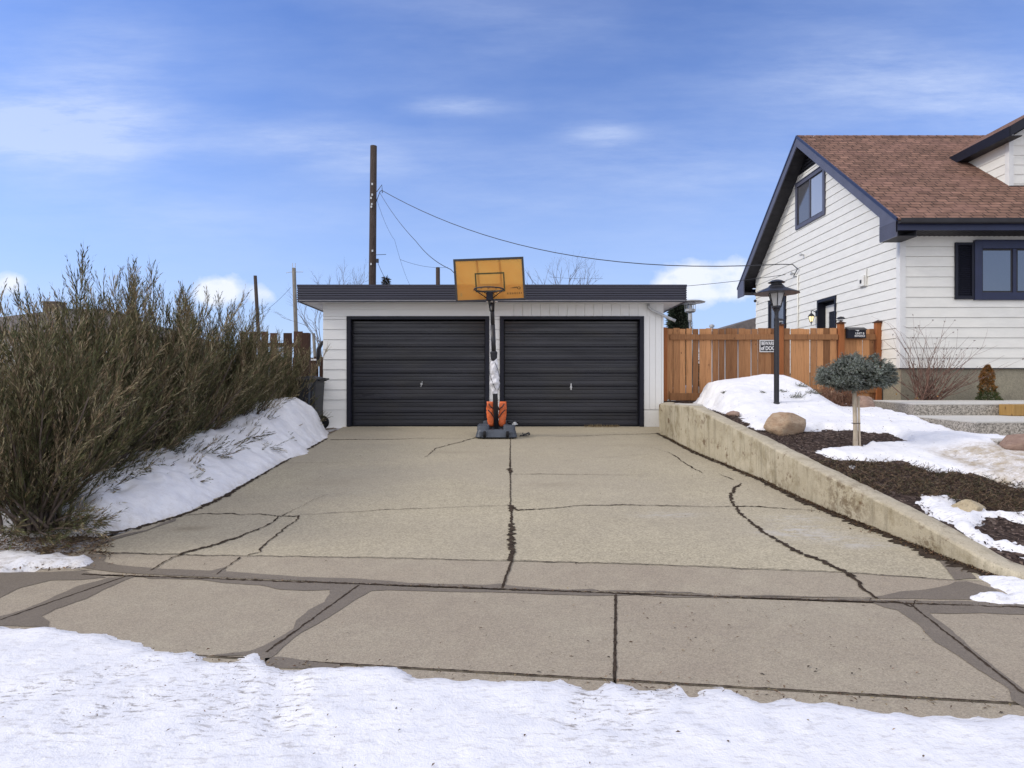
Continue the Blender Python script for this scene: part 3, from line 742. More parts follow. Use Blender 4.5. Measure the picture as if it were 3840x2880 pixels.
g1 = g1 + [(6.15,10.9),(5.95,12.2),(5.7,12.95),(4.0,12.95),(3.75,12.6),(3.50,11.4),(3.36,10.6)]
def gcol(x, y, s):
    band = sstep((7.35-y+ (x-5)*.10)/.35)*sstep((x-4.75)/.4)
    rim = math.exp(-(max(0,s)/.05)**2); yl = interp(x, [(4.6,6.9),(5.2,6.75),(6.2,6.45),(7.5,6.1)])
    lo = sstep((yl+.55-y)/.35)*sstep((x-4.7)/.3)
    return (min(1, lo*1.2 + .15*rim), .14+.5*lo)
def gextra(x, y):
    band = sstep((x-4.9)/.5)*sstep((8.2-y)/.8)
    return mound(x, y) + .10*band
snow_sheet('garden_snow', [g1], zy, .07, .16, .035, .022, gextra, gcol, jag=.075)
g2 = W([z1(1570,740),z1(1640,705),z1(1760,706),z1(1850,730),z1(1800,760),z1(1900,800),z1(2040,800),z1(2300,810),z1(2500,850),z1(2500,1250),z1(2212,1065),z1(2100,1030),z1(1900,945),z1(1780,870),z1(1650,795)], zy)
h2 = W([z1(1950,880),z1(2060,850),z1(2212,870),z1(2500,900),z1(2500,1040),z1(2212,1010),z1(2080,965),z1(1990,925)], zy)
snow_sheet('garden_snow', [g2], zy, .05, .12, .03, .018, None, lambda x, y, s: (.05,.5), jag=.10, holes=[h2])
snow_sheet('garden_snow', [W([z7(400,1415),z7(440,1408),z7(510,1420),z7(470,1440),z7(420,1438)], zy), W([z7(850,1412),z7(890,1412),z7(870,1425)], zy)], zy, .03, .06, .02, .01, None, None, jag=.02, grow=.1)
# spill of snow at the lower end of the wall
g3 = W([z1(1905,1140),z1(2000,1168),z1(2140,1188),z1(2212,1205),(3980,2215),(4100,2300),z1(2212,1342),z1(2080,1330),z1(1890,1305),z1(1930,1275),z1(2080,1268),z1(2010,1222)])
snow_sheet('spilled_snow', [g3], zg, .04, .10, .03, .015, None, lambda x, y, s: (.0,.45), jag=.05)
# ================================================================ GARAGE
S = 187.0
def gx(px): return (px-CX)/S
def gz(py): return H_-(py-HY)/S
gar = tag(empty('garage', (-.35, YG, ZG)), 'low white two-car garage with two black ribbed doors and a wide flat navy roof edge', 'garage')
def put(mb, name, m, parent, **k):     # world-space mesh under a parent that sits elsewhere
    o = mb.build(name, m, None, **k); p = parent; M0 = Matrix.Identity(4)
    chain = []
    while p: chain.append(p); p = p.parent
    for q in reversed(chain): M0 = M0 @ Matrix.Translation(q.location) @ Matrix.Rotation(q.rotation_euler.z, 4, 'Z')
    o.data.transform(M0.inverted()); o.parent = parent
    return o
def split_islands(o, key=None):
    """turn the loose pieces of a part into parts of their own (same name, same parent)"""
    me = o.data; n = len(me.vertices); par = list(range(n))
    def f(i):
        while par[i] != i: par[i] = par[par[i]]; i = par[i]
        return i
    for p in me.polygons:
        a = f(p.vertices[0])
        for v in p.vertices[1:]: par[f(v)] = a
    grp = {}
    for p in me.polygons:
        r = f(p.vertices[0]); k = key(me.vertices[r].co) if key else r; grp.setdefault(k, []).append(p)
    if len(grp) < 2: return [o]
    out = []; mods = [(m.width,) for m in o.modifiers]
    for k, ps in grp.items():
        mb = MB(); mp = {}
        for p in ps:
            for v in p.vertices:
                if v not in mp: mp[v] = len(mb.v); mb.v.append(tuple(me.vertices[v].co))
            mb.f.append(tuple(mp[v] for v in p.vertices))
        q = mb.build(o.name.split('.')[0], me.materials[0], o.parent, smooth=me.polygons[0].use_smooth, bevel=mods[0][0] if mods else 0); out.append(q)
    bpy.data.objects.remove(o); return out
XL, XR = gx(1212), gx(2488); ZT = 3.12
DL = (gx(1301), gx(1835)); DR = (gx(1874), gx(2414)); DT = gz(1186)
def lap(mb, x0, x1, z0, z1, y, c=.2012, lip=.011, zoff=0.0):
    """clapboard courses on a wall facing -y"""
    z = z0 - ((z0-zoff) % c) if zoff else z0
    zs = []
    while z < z1: zs.append((max(z, z0), min(z+c, z1))); z += c
    for a, b in zs:
        g = .007 if lip > .006 else .002
        mb.quad((x0,y-lip,a),(x1,y-lip,a),(x1,y-.001,b-g),(x0,y-.001,b-g)); mb.quad((x0,y+.02,a),(x1,y+.02,a),(x1,y-lip,a),(x0,y-lip,a))
        mb.quad((x0,y-.001,b-g),(x1,y-.001,b-g),(x1,y+.02,b-g),(x0,y+.02,b-g)); mb.quad((x0,y+.02,b-g),(x1,y+.02,b-g),(x1,y+.02,b),(x0,y+.02,b))
        mb.quad((x0,y+.02,a),(x0,y-lip,a),(x0,y-.001,b-g),(x0,y+.02,b)); mb.quad((x1,y+.02,a),(x1,y+.02,b),(x1,y-.001,b-g),(x1,y-lip,a))
mb = MB()
lap(mb, XL, DL[0]+.01, .95, DT, YG, zoff=.95)
lap(mb, DL[1]-.01, DR[0]+.01, .62, DT, YG, zoff=.95-.2012)
mb.box((XL+.004, YG-.006, ZG-.1), (DL[0], YG+.05, .948))                    # flat foot board
lap(mb, XL, gx(1926), DT, DT+.36, YG-.001, c=.13, lip=.004)
lap(mb, XL, DL[0]-.02, DT, DT+.001, YG, zoff=.95)
# vertical grooved boards over and beside the right-hand door
def grooved(mb, x0, x1, z0, z1, y, c=.178, g=.010):
    x = x0
    while x < x1-1e-4:
        e = min(x+c, x1)
        mb.quad((x+g,y,z0),(e,y,z0),(e,y,z1),(x+g,y,z1)); mb.quad((x,y+.008,z0),(x+g,y,z0),(x+g,y,z1),(x,y+.008,z1)); x = e
grooved(mb, gx(1926), XR, DT, ZT, YG-.004); grooved(mb, DR[1]-.01, XR, gz(1536), DT, YG-.004, c=.12)
mb.quad((XL,YG,DT+.35),(gx(1926),YG,DT+.35),(gx(1926),YG,ZT),(XL,YG,ZT))
mb.box((DR[1], YG-.010, ZG-.1), (XR-.01, YG+.05, gz(1538)))
# other three walls
mb.quad((XL,YG,ZG-.3),(XL,YG+6.6,ZG-.3),(XL,YG+6.6,ZT),(XL,YG,ZT)); mb.quad((XR,YG,ZG-.3),(XR,YG,ZT),(XR,YG+6.6,ZT),(XR,YG+6.6,ZG-.3))
mb.quad((XL,YG+6.6,ZG-.3),(XR,YG+6.6,ZG-.3),(XR,YG+6.6,ZT),(XL,YG+6.6,ZT))
def siding_old():
    m, nt, b = newmat('old_white_paint', .55, .3)
    v = nt.coord(); c = nt.mix(nt.noise(nt.coord((1,1,3)), 3, 4), (.73,.73,.72), (.78,.78,.77))
    tc = nt.new('ShaderNodeTexCoord'); sx = nt.new('ShaderNodeSeparateXYZ'); nt.link(tc.outputs['Object'], sx.inputs[0])
    def band(o, a, b_, f=.02):
        n1 = nt.new('ShaderNodeMapRange'); nt.link(o, n1.inputs[0]); n1.inputs[1].default_value = a-f; n1.inputs[2].default_value = a+f
        n2 = nt.new('ShaderNodeMapRange'); nt.link(o, n2.inputs[0]); n2.inputs[1].default_value = b_+f; n2.inputs[2].default_value = b_-f
        return nt.math('MULTIPLY', n1.outputs[0], n2.outputs[0])
    # peeled patch near the foot of the right pier (object origin is the garage base)
    reg = nt.math('MULTIPLY', band(sx.outputs[0], 3.05, 3.40, .05), band(sx.outputs[2], -.02, .30, .03))
    pe = nt.ramp(nt.noise(v, 11, 6, .75), [(.60,0.),(.635,1.)])
    c = nt.mix(nt.math('MULTIPLY', reg, pe), c, (.20,.19,.16))
    rim = nt.ramp(nt.noise(nt.coord((1,1,1), loc=(4,4,4)), 14, 6, .8), [(.62,0.),(.66,1.)])
    c = nt.mix(nt.math('MULTIPLY', band(sx.outputs[2], -.05, .03, .02), rim), c, (.22,.19,.13))
    nt.link(c, b.inputs['Base Color']); bump(nt, b, nt.noise(nt.coord((1,1,3)), 25, 3), .06, .003); return m
put(mb, 'wall', siding_old(), gar)
# door surrounds, returns and doors
def door(x0, x1, handle):
    fr = MB(); w = .082; ytop = DT; y0, y1 = YG-.035, YG+.13
    fr.box((x0,y0,ZG+.004),(x0+w,y1,ytop)); fr.box((x1-w,y0,ZG+.004),(x1,y1,ytop)); fr.box((x0+w,y0,ytop-w*.8),(x1-w,y1,ytop))
    put(fr, 'door_frame', M['navy'], gar, bevel=.004)
    d = MB(); a, b = x0+w, x1-w; y = YG+.115; zb = ZG+.012; zt = ytop-w*.8-.01; n = 8; h = (zt-zb)/n
    prof = [(0,.022),(.012,.002),(.045,0),(.052,.014),(.115,.016),(.122,.004),(.145,.004),(.152,.014),(.195,.015),(.205,.001),(.245,.001),(.256,.022)]
    pr = []
    for k in range(n):
        for zz, yo in prof: pr.append((zb+k*h+zz/.26*h, y+yo))
    m_ = len(pr)
    for xx in (a, b): d.v += [(xx, q, p) for p, q in pr]
    d.f = [(i, i+m_, i+m_+1, i+1) for i in range(m_-1)]
    dm = put(d, 'garage_door', M['door'], gar)
    tr = MB()
    for xx in (a+.004, b-.02): tr.box((xx, y-.006, zb), (xx+.016, y+.02, zt))
    tr.box((a, y-.012, zb-.012), (b, y+.02, zb+.014))
    put(tr, 'door_seal', M['rubber'], gar)
    h_ = MB(); hx, hz, kind = handle
    h_.lathe([(.024,0),(.024,.006),(.014,.012)], (0,0,0), 12)
    hm = h_
    hm.v = [(hx+p[0], y-.004-p[2], hz+p[1]) for p in hm.v]
    if kind == 'bar': hm.box((hx-.011, y-.034, hz-.055), (hx+.011, y-.018, hz+.075))
    else: hm.tube([(hx, y-.02, hz+.02),(hx+.02,y-.035,hz+.03),(hx+.012,y-.04,hz+.06)], .008, 6); hm.tube([(hx,y-.02,hz-.02),(hx-.01,y-.03,hz-.06)], .007, 6)
    o = put(hm, 'handle', M['steel'] if kind == 'bar' else M['galv'], gar, bevel=.002)
    o.data.transform(gar_off(dm)); o.parent = dm
def gar_off(dm): return Matrix.Identity(4)
door(DL[0], DL[1], (gx(1578), gz(1440), 'tee')); door(DR[0], DR[1], (gx(2143), gz(1452), 'bar'))
# roof slab, ribbed fascia, soffit
FX0, FX1, FY0, FZ0, FZ1 = -4.15, 3.42, YG-.36, 3.06, 3.385
mb = MB(); mb.box((FX0+.03, FY0+.03, FZ0+.05), (FX1-.03, YG+6.9, FZ1-.01)); put(mb, 'roof', M['roof_far'], gar)
def fascia(p, q, mb, zt=FZ1, zb=FZ0, out=None):
    d = (Vector(q)-Vector(p)).normalized(); o = Vector((d.y, -d.x)); n = 6; hh = (zt-zb-.055)/n
    pr = [(zt+.012, -.03), (zt+.012, .014), (zt-.03, .012), (zt-.032, 0)]
    for k in range(n):
        z = zt-.034-k*hh; pr += [(z, .002), (z-hh*.62, .014), (z-hh*.70, -.012), (z-hh*.98, -.012)]
    pr += [(zb+.01, .006), (zb, .004), (zb, -.03)]
    m_ = len(pr); base = len(mb.v)
    for P_ in (p, q): mb.v += [(P_[0]+o.x*w_, P_[1]+o.y*w_, z) for z, w_ in pr]
    mb.f += [(base+i, base+i+1, base+i+1+m_, base+i+m_) for i in range(m_-1)]
mb = MB(); fascia((FX0,FY0),(FX1,FY0), mb); fascia((FX1,FY0),(FX1,YG+6.9), mb); fascia((FX0,YG+6.9),(FX0,FY0), mb); fascia((FX1,YG+6.9),(FX0,YG+6.9), mb)
put(mb, 'fascia', M['fascia'], gar)
mb = MB(); mb.box((FX0+.01, FY0+.01, FZ0-.004+.02), (FX1-.01, YG+6.9, FZ0+.04)); put(mb, 'soffit', M['soffit_white'], gar)
mb = MB(); yd = YG-.07
mb.tube([(gx(2428),yd,3.06),(gx(2428),yd,2.99),(gx(2445),yd-.01,2.92),(gx(2527),yd-.05,2.715)], .030, 10); put(mb, 'downspout', M['galv'], gar, smooth=True)
mb = MB(); mb.tube([(XL-.0,13.2,2.40),(XL-.10,13.15,2.385),(XL-.24,13.1,2.33),(XL-.30,13.1,2.20),(XL-.30,13.1,1.85)], .045, 8); put(mb, 'downspout', M['black_plastic'], gar, smooth=True)

# dry weeds at the foot of the right-hand door
mb = MB(); mb.c = []
for k in range(260):
    x = gx(rnd.uniform(2200, 2310))+rnd.gauss(0,.05); y = YG-.05-abs(rnd.gauss(0,.03)); h = rnd.uniform(.015,.075)*(1 if rnd.random() < .7 else .5); a = rnd.uniform(-.04,.04)
    b_ = len(mb.v); mb.v += [(x-.003,y,ZG-.005),(x+.003,y,ZG-.005),(x+a,y-rnd.uniform(0,.03),ZG+h)]; mb.f.append((b_,b_+1,b_+2)); c = (.36,.28,.15) if rnd.random() < .6 else (.16,.11,.07); mb.c += [(*c,1)]*3
tag(mb.build('dry_weeds', M['foliage']), kind='stuff')

# ================================================================ HOUSE
XH, YF, YB = 7.81, YG, 19.74
ZE, YE0, YE1, YR, ZR = 4.645, 11.92, 20.25, 16.08, 7.90
XO = 7.43; XE = 21.0
SL = (ZR-ZE)/(YR-YE0)
def roofz(y): return ZR-abs(y-YR)*SL
house = tag(empty('house', (XH, YF, 1.12)), 'cream storey-and-a-half house with brown shingle roof, navy trim and dormer', 'house')
mb = MB()
# gable wall facing -x, one trapezoid strip per course
def gable_course(mb, a, b, x, lip=.014):
    def ext(z):
        dz = ZR-.10-z; w_ = dz/SL; return (max(YF, YR-w_), min(YB, YR+w_))
    (a0, a1), (b0, b1) = ext(a), ext(b)
    if a1-a0 < .1: return
    g = .008; xi = x+.022
    spans = [((a0,a1),(b0,b1))]
    if a < 3.55: spans = [((a0,14.86),(b0,14.86)),((15.74,a1),(15.74,b1))]
    for (a0, a1), (b0, b1) in spans:
        mb.quad((x-lip,a1,a),(x-lip,a0,a),(x-.001,b0,b-g),(x-.001,b1,b-g)); mb.quad((x-lip,a0,a),(x-lip,a1,a),(xi,a1,a),(xi,a0,a))
        mb.quad((x-.001,b0,b-g),(x-.001,b1,b-g),(xi,b1,b-g),(xi,b0,b-g)); mb.quad((xi,b1,b-g),(xi,b0,b-g),(xi,b0,b),(xi,b1,b))
z = 1.785
while z < 7.75: gable_course(mb, z, z+.2032, XH); z += .2032
lap(mb, XH+.10, XE, 1.785, 4.22, YF, c=.2032, lip=.014)
mb.box((XH+.10, YF-.004, 4.22), (XE, YF+.05, 4.45))
mb.quad((XH,YB,1.1),(XE,YB,1.1),(XE,YB,4.5),(XH,YB,4.5)); mb.quad((XE,YF,1.1),(XE,YF,4.6),(XE,YB,4.6),(XE,YB,1.1))
put(mb, 'wall', M['house_siding'], house)
mb = MB(); mb.box((XH-.018, YF-.018, 1.785), (XH+.10, YF+.0, 4.43)); mb.box((XH-.018, YF, 1.785), (XH, YF+.10, 4.43)); put(mb, 'corner_trim', M['white_trim'], house, bevel=.003)
mb = MB(); mb.box((XH+.03, YF+.03, .7), (XE, YB-.03, 1.78)); put(mb, 'foundation', M['foundation'], house)
mb = MB(); mb.box((XH-.025, YF-.022, 1.765), (XE, YF-.0, 1.785)); put(mb, 'flashing', M['soffit_dark'], house)
# roof
T = .10
mb = MB()
for (y0, y1) in ((YE0-.03, YR), (YE1+.03, YR)):
    mb.quad((XO-.03,y0,roofz(y0)+.02),(XE,y0,roofz(y0)+.02),(XE,y1,ZR+.02),(XO-.03,y1,ZR+.02))
mb.quad((XO-.03,YE0-.03,roofz(YE0-.03)-.015),(XE,YE0-.03,roofz(YE0-.03)-.015),(XE,YE0-.03,roofz(YE0-.03)+.02),(XO-.03,YE0-.03,roofz(YE0-.03)+.02))
roof = put(mb, 'roof', M['shingle'], house)
mb = MB()
x = XO
while x < XE:                          # ridge caps
    mb.add([(x,YR-.13,roofz(YR-.13)+.032),(x,YR,ZR+.04),(x,YR+.13,roofz(YR+.13)+.032),(x+.25,YR-.13,roofz(YR-.13)+.024),(x+.25,YR,ZR+.032),(x+.25,YR+.13,roofz(YR+.13)+.024)], [(0,3,4,1),(1,4,5,2)]); x += .24
o = put(mb, 'ridge_cap', M['shingle'], house); o.parent = roof
# barge boards
def slopebox(mb, ya, yb, x0, x1, t0, t1, zf=None):
    """board following the roof slope between ya and yb; t0,t1 = depth below the roof line"""
    f = zf or roofz
    v = [(x0,ya,f(ya)-t0),(x0,yb,f(yb)-t0),(x0,yb,f(yb)-t1),(x0,ya,f(ya)-t1),(x1,ya,f(ya)-t0),(x1,yb,f(yb)-t0),(x1,yb,f(yb)-t1),(x1,ya,f(ya)-t1)]
    mb.add(v, [(0,1,2,3),(4,7,6,5),(0,4,5,1),(1,5,6,2),(2,6,7,3),(3,7,4,0)])
mb = MB(); slopebox(mb, YE0, YR, XO-.02, XO+.01, 0, .26); slopebox(mb, YR, YE1, XO-.02, XO+.01, 0, .26)
split_islands(put(mb, 'barge_board', M['rake'], house))
mb = MB(); slopebox(mb, YE0-.03, YR, XO-.034, XO+.0, -.03, .035); slopebox(mb, YR, YE1+.03, XO-.034, XO+.0, -.03, .035)
split_islands(put(mb, 'drip_edge', M['navy_blue'], house), lambda c: c.y > 3.65)
mb = MB(); slopebox(mb, YE0+.03, YR, XO+.012, XH+.02, .17, .20); slopebox(mb, YR, YE1-.03, XO+.012, XH+.02, .17, .20)
for k in range(22):                    # soffit panel seams under the rear slope
    y = YR+.3+k*.18
    if y < YE1: slopebox(mb, y, y+.012, XO+.012, XH+.0, .20, .206)
split_islands(put(mb, 'rake_soffit', M['soffit_dark'], house), lambda c: c.y > 3.65)
# eave boxes and returns, soffit, gutter, fascia
mb = MB()
for (ya, yb, yo) in ((YE0+.0, YF+.02, YE0), (YB-.02, YE1, YE1)):
    pts = [(XO-.024, ya, 4.30), (XO-.024, yb, 4.30)]
    if yo == YE0: pts += [(XO-.024, yb, roofz(yb)-.20), (XO-.024, ya, roofz(ya)-.02)]
    else: pts += [(XO-.024, yb, roofz(yb)-.02), (XO-.024, ya, roofz(ya)-.20)]
    mb.prism(pts, (.03,0,0))
    n = 6
    for k in range(1, 10):             # ribs of the return
        z = 4.30+k*.032; 
        if yo == YE0: mb.box((XO-.030, ya+.01+max(0,(z-4.55))*1.0, z), (XO-.022, yb, z+.016)) if z < 4.6 else None
split_islands(put(mb, 'eave_return', M['rake'], house), lambda c: c.y > 3.65)
mb = MB(); mb.box((XO+.006, YE0+.02, 4.43), (XE, YF, 4.445)); mb.box((XO+.006, YB, 4.40), (XE, YE1-.02, 4.415)); mb.box((XO+.006, YE0+.01, 4.30), (XH, YF, 4.315)); mb.box((XH, YE0+.02, 4.302), (XH+.01, YF, 4.44))
x = XH+.06
while x < XE:
    mb.box((x, YE0+.03, 4.424), (x+.035, YF-.002, 4.432)); x += .10
split_islands(put(mb, 'eave_soffit', M['soffit_dark'], house), lambda c: c.y > 3.65)
mb = MB(); mb.box((XO+.01, YE0-.0, 4.42), (XE, YE0+.02, 4.60)); mb.box((XO+.01, YE1-.02, 4.40), (XE, YE1, 4.60)); split_islands(put(mb, 'eave_fascia', M['navy_blue'], house), lambda c: c.y > 3.65)
mb = MB(); gp = [(0,0),(-.02,-.075),(-.035,-.09),(-.10,-.09),(-.115,-.075),(-.125,.0),(-.118,.0),(-.108,-.07),(-.03,-.08),(-.008,0)]
base = 0
for xx in (XO+.0, XE): mb.v += [(xx, YE0-.004+p, 4.625+q) for p, q in gp]
n = len(gp); mb.f = [(i, (i+1) % n, (i+1) % n+n, i+n) for i in range(n)] + [tuple(range(n))]
put(mb, 'gutter', M['soffit_dark'], house)
# gable vent
mb = MB(); vz = 7.12; 
mb.prism([(XH-.02, YR-(7.72-vz)/SL*.92, vz), (XH-.02, YR+(7.72-vz)/SL*.92, vz), (XH-.02, YR, 7.72)], (.03,0,0))
for k in range(6):
    z = vz+.04+k*.085; w_ = (7.70-z)/SL*.85
    mb.box((XH-.05, YR-w_, z), (XH-.02, YR+w_, z+.025))
put(mb, 'gable_vent', M['black_metal'], house)
# windows: frame + panes, on the gable (facing -x) or the front (facing -y)
def window(face, a0, a1, z0, z1, w_=.09, panes=2, gl=('glass','glass'), fm='navy', out=.05, mull=.05, name='window', rail=None, sub=.03):
    fr = MB()
    def B(a, b, za, zb, o0, o1):
        if face == 'x': fr.box((XH-o1, a, za), (XH-o0, b, zb))
        else: fr.box((a, YF-o1, za), (b, YF-o0, zb))
    B(a0, a0+w_, z0, z1, -.02, out); B(a1-w_, a1, z0, z1, -.02, out); B(a0+w_, a1-w_, z0, z0+w_, -.02, out); B(a0+w_, a1-w_, z1-w_, z1, -.02, out)
    B(a0-.0, a1+.0, z1, z1+.02, -.02, out+.02)
    g0, g1 = a0+w_, a1-w_; pw = (g1-g0)/panes
    for k in range(1, panes): B(g0+k*pw-mull/2, g0+k*pw+mull/2, z0+w_, z1-w_, -.02, out*.6)
    f = put(fr, name, M[fm], house, bevel=.004)
    ox = house.location
    for k in range(panes):
        a, b = g0+k*pw+(mull/2 if k else 0), g0+(k+1)*pw-(mull/2 if k < panes-1 else 0)
        sash = MB(); e = sub
        def SB(p, q, r, s, o0, o1):
            if face == 'x': sash.box((XH-o1-ox.x, p-ox.y, r-ox.z), (XH-o0-ox.x, q-ox.y, s-ox.z))
            else: sash.box((p-ox.x, YF-o1-ox.y, r-ox.z), (q-ox.x, YF-o0-ox.y, s-ox.z))
        za, zb = z0+w_, z1-w_
        SB(a, a+e, za, zb, -.02, .022); SB(b-e, b, za, zb, -.02, .022); SB(a+e, b-e, za, za+e, -.02, .022); SB(a+e, b-e, zb-e, zb, -.02, .022)
        s_ = sash.build('sash', M['soffit_dark'], f)
        pg = MB()
        if face == 'x': pg.box((XH-.016-ox.x, a+e-ox.y, za+e-ox.z), (XH-.008-ox.x, b-e-ox.y, zb-e-ox.z))
        else: pg.box((a+e-ox.x, YF-.018-ox.y, za+e-ox.z), (b-e-ox.x, YF-.010-ox.y, zb-e-ox.z))
        pg.build('pane', M[gl[k % len(gl)]], f)
    return f
window('x', 15.35, 16.92, 5.68, 6.92, .10, 2, ('glass_pale','glass_curtain'), 'rake')
window('x', 17.55, 18.7, 2.55, 3.98, .10, 1, ('glass_curtain',), 'navy')
window('y', gx(3648), 11.55, gz(1126), gz(906), .15, 3, ('glass','glass','glass_pale'), 'navy_blue', .06, .07, sub=.035)
# shutter
mb = MB(); sx0, sx1, sz0, sz1 = gx(3577), gx(3648)-.005, gz(1123), gz(911)
mb.box((sx0,YF-.05,sz0),(sx0+.05,YF-.012,sz1)); mb.box((sx1-.05,YF-.05,sz0),(sx1,YF-.012,sz1)); mb.box((sx0+.05,YF-.05,sz0),(sx1-.05,YF-.012,sz0+.06)); mb.box((sx0+.05,YF-.05,sz1-.05),(sx1-.05,YF-.012,sz1))
mb.box((sx0+.02,YF-.018,sz0+.02),(sx1-.02,YF-.012,sz1-.02))
z = sz0+.065
while z < sz1-.06:
    mb.add([(sx0+.05,YF-.044,z),(sx1-.05,YF-.044,z),(sx1-.05,YF-.020,z+.028),(sx0+.05,YF-.020,z+.028)], [(0,1,2,3)]); z += .038
put(mb, 'shutter', M['navy'], house)
# side door
mb = MB(); mb.box((XH-.035,14.85,1.45),(XH+.20,14.91,3.60)); mb.box((XH-.035,15.69,1.45),(XH+.20,15.75,3.60)); mb.box((XH-.035,14.91,3.53),(XH+.20,15.69,3.60)); mb.box((XH+.16,14.91,3.45),(XH+.20,15.69,3.53))
put(mb, 'door_frame', M['navy'], house, bevel=.003)
mb = MB(); mb.box((XH+.16,14.91,1.45),(XH+.20,15.04,3.45)); mb.box((XH+.16,15.54,1.45),(XH+.20,15.69,3.45)); mb.box((XH+.16,15.04,3.28),(XH+.20,15.54,3.45)); mb.box((XH+.16,15.04,1.45),(XH+.20,15.54,1.75))
dr = put(mb, 'side_door', M['white_trim'], house, bevel=.004)
mb = MB(); mb.box((XH+.172,15.04,1.75),(XH+.18,15.54,3.28)); o = put(mb, 'door_glass', M['glass'], house); o.parent = dr
# wall lantern
def lantern(name, c, s, parent):
    x, y, z = c
    mb = MB(); n = 8
    mb.lathe([(.012,.115),(.012,.16),(.02,.165),(.003,.19)], (x,y,z), 8)
    mb.lathe([(.085,.03),(.082,.04),(.060,.075),(.022,.11),(.018,.12)], (x,y,z), n)
    mb.lathe([(.045,-.10),(.030,-.115),(.014,-.125),(.010,-.17),(.004,-.185)], (x,y,z), n)
    for k in range(6):
        w_ = k*math.pi/3+.2; mb.tube([(x+.072*math.cos(w_),y+.072*math.sin(w_),z+.03),(x+.042*math.cos(w_),y+.042*math.sin(w_),z-.10)], .005, 4)
    mb.tube([(x,y,z+.16),(x+.03,y,z+.185),(x+.07,y,z+.17),(XH-.02,y,z+.12)], .010, 6); mb.box((XH-.03,y-.035,z+.04),(XH-.014,y+.035,z+.19))
    o = put(mb, name, M['black_metal'], parent)
    g_ = MB(); g_.lathe([(.040,-.10),(.068,.03)], (x,y,z), n); l = put(g_, 'lantern_glass', M['lamp_lit'], parent); l.parent = o
lantern('wall_lantern', (7.66, 15.80, 3.17), 1, house)
# meter box, conduits, service fittings
mb = MB(); yb = 13.60; mb.box((XH-.07,yb,3.63),(XH-.012,yb+.22,3.86)); mb.box((XH-.075,yb+.05,3.66),(XH-.068,yb+.16,3.80)); mb.tube([(XH-.03,yb-.03,3.62),(XH-.03,yb-.03,4.0)], .014, 6)
put(mb, 'vent_box', M['house_siding'], house, bevel=.004)
mb = MB(); mb.box((XH-.078,yb+.07,3.69),(XH-.074,yb+.14,3.77)); put(mb, 'vent_grille', M['soffit_dark'], house)
mb = MB(); mb.tube([(XH-.03,16.8,1.3),(XH-.03,16.8,4.42),(XH-.03,17.0,4.46)], .022, 8); put(mb, 'conduit', M['house_siding'], house, smooth=True)
mb = MB(); mb.tube([(XH-.02,16.48,4.92),(XH-.09,16.48,4.92)], .018, 6); mb.lathe([(.03,-.03),(.036,0),(.03,.03)], (XH-.1,16.48,4.92), 8); mb.tube([(XH-.02,17.05,4.52),(XH-.08,17.05,4.54)], .02, 6); mb.lathe([(.03,-.04),(.04,0),(.02,.05)], (XH-.09,17.05,4.52), 8)
split_islands(put(mb, 'insulator', M['galv'], house), lambda c: c.y > 4.3)
mb = MB(); mb.lathe([(.02,-.045),(.045,-.02),(.045,.02),(.02,.045)], (XH-.10,19.55,4.12), 10); put(mb, 'camera_dome', M['black_plastic'], house, smooth=True)
# dormer
XD, YD0, XD1 = 10.67, 13.27, 13.3
mb = MB(); zE = 6.74
z = 5.70-.1
def dorm_y(z): return YE0+(z-ZE)/SL
while z < zE:
    b_ = min(z+.2032, zE+.02); y1a, y1b = max(YD0, dorm_y(z))+.03, max(YD0, dorm_y(b_))+.03
    mb.quad((XD-.014,max(y1a,YD0+.01),z),(XD-.014,YD0,z),(XD-.001,YD0,b_),(XD-.001,max(y1b,YD0+.01),b_)); mb.quad((XD-.014,YD0,z),(XD-.014,y1a,z),(XD,y1a,z),(XD,YD0,z)); z += .2032
XM = (XD+XD1)/2; ds = .58
z = 5.55
while z < 8.0:
    a, b_ = z, z+.2032
    def ex(q): 
        k = max(0, (q-zE)/ds); return (XD+k, XD1-k)
    (p0, p1), (q0, q1) = ex(a), ex(b_)
    if p1-p0 < .05: break
    if q1 < q0: q0 = q1 = XM
    mb.quad((p0,YD0-.012,a),(p1,YD0-.012,a),(q1,YD0,b_),(q0,YD0,b_)); mb.quad((p0,YD0,a),(p1,YD0,a),(p1,YD0-.012,a),(p0,YD0-.012,a)); z += .2032
mb.quad((XD1,YD0,5.5),(XD1,15.3,5.5),(XD1,15.3,zE),(XD1,YD0,zE))
put(mb, 'dormer_wall', M['house_siding'], house)
mb = MB(); mb.box((XD-.02,YD0-.02,5.66),(XD+.08,YD0-.0,6.83)); mb.box((XD-.02,YD0,5.70),(XD,YD0+.09,6.80)); put(mb, 'dormer_corner_trim', M['white_trim'], house, bevel=.003)
def dz(x): return zE+.09+ds*(min(x-10.40, (2*XM-10.40)-x)) if True else 0
YDF = 12.93; xa, xb = 10.40, 2*XM-10.40
mb = MB()
zr = dz(XM)
for (u0, u1) in ((xa, XM), (xb, XM)):
    yb0, yb1 = dorm_y(dz(u0))+.15, dorm_y(dz(u1))+.15
    mb.quad((u0,YDF-.02,dz(u0)+.012),(u1,YDF-.02,dz(u1)+.012),(u1,yb1,dz(u1)+.012),(u0,yb0,dz(u0)+.012))
put(mb, 'dormer_roof', M['shingle'], house)
mb = MB()
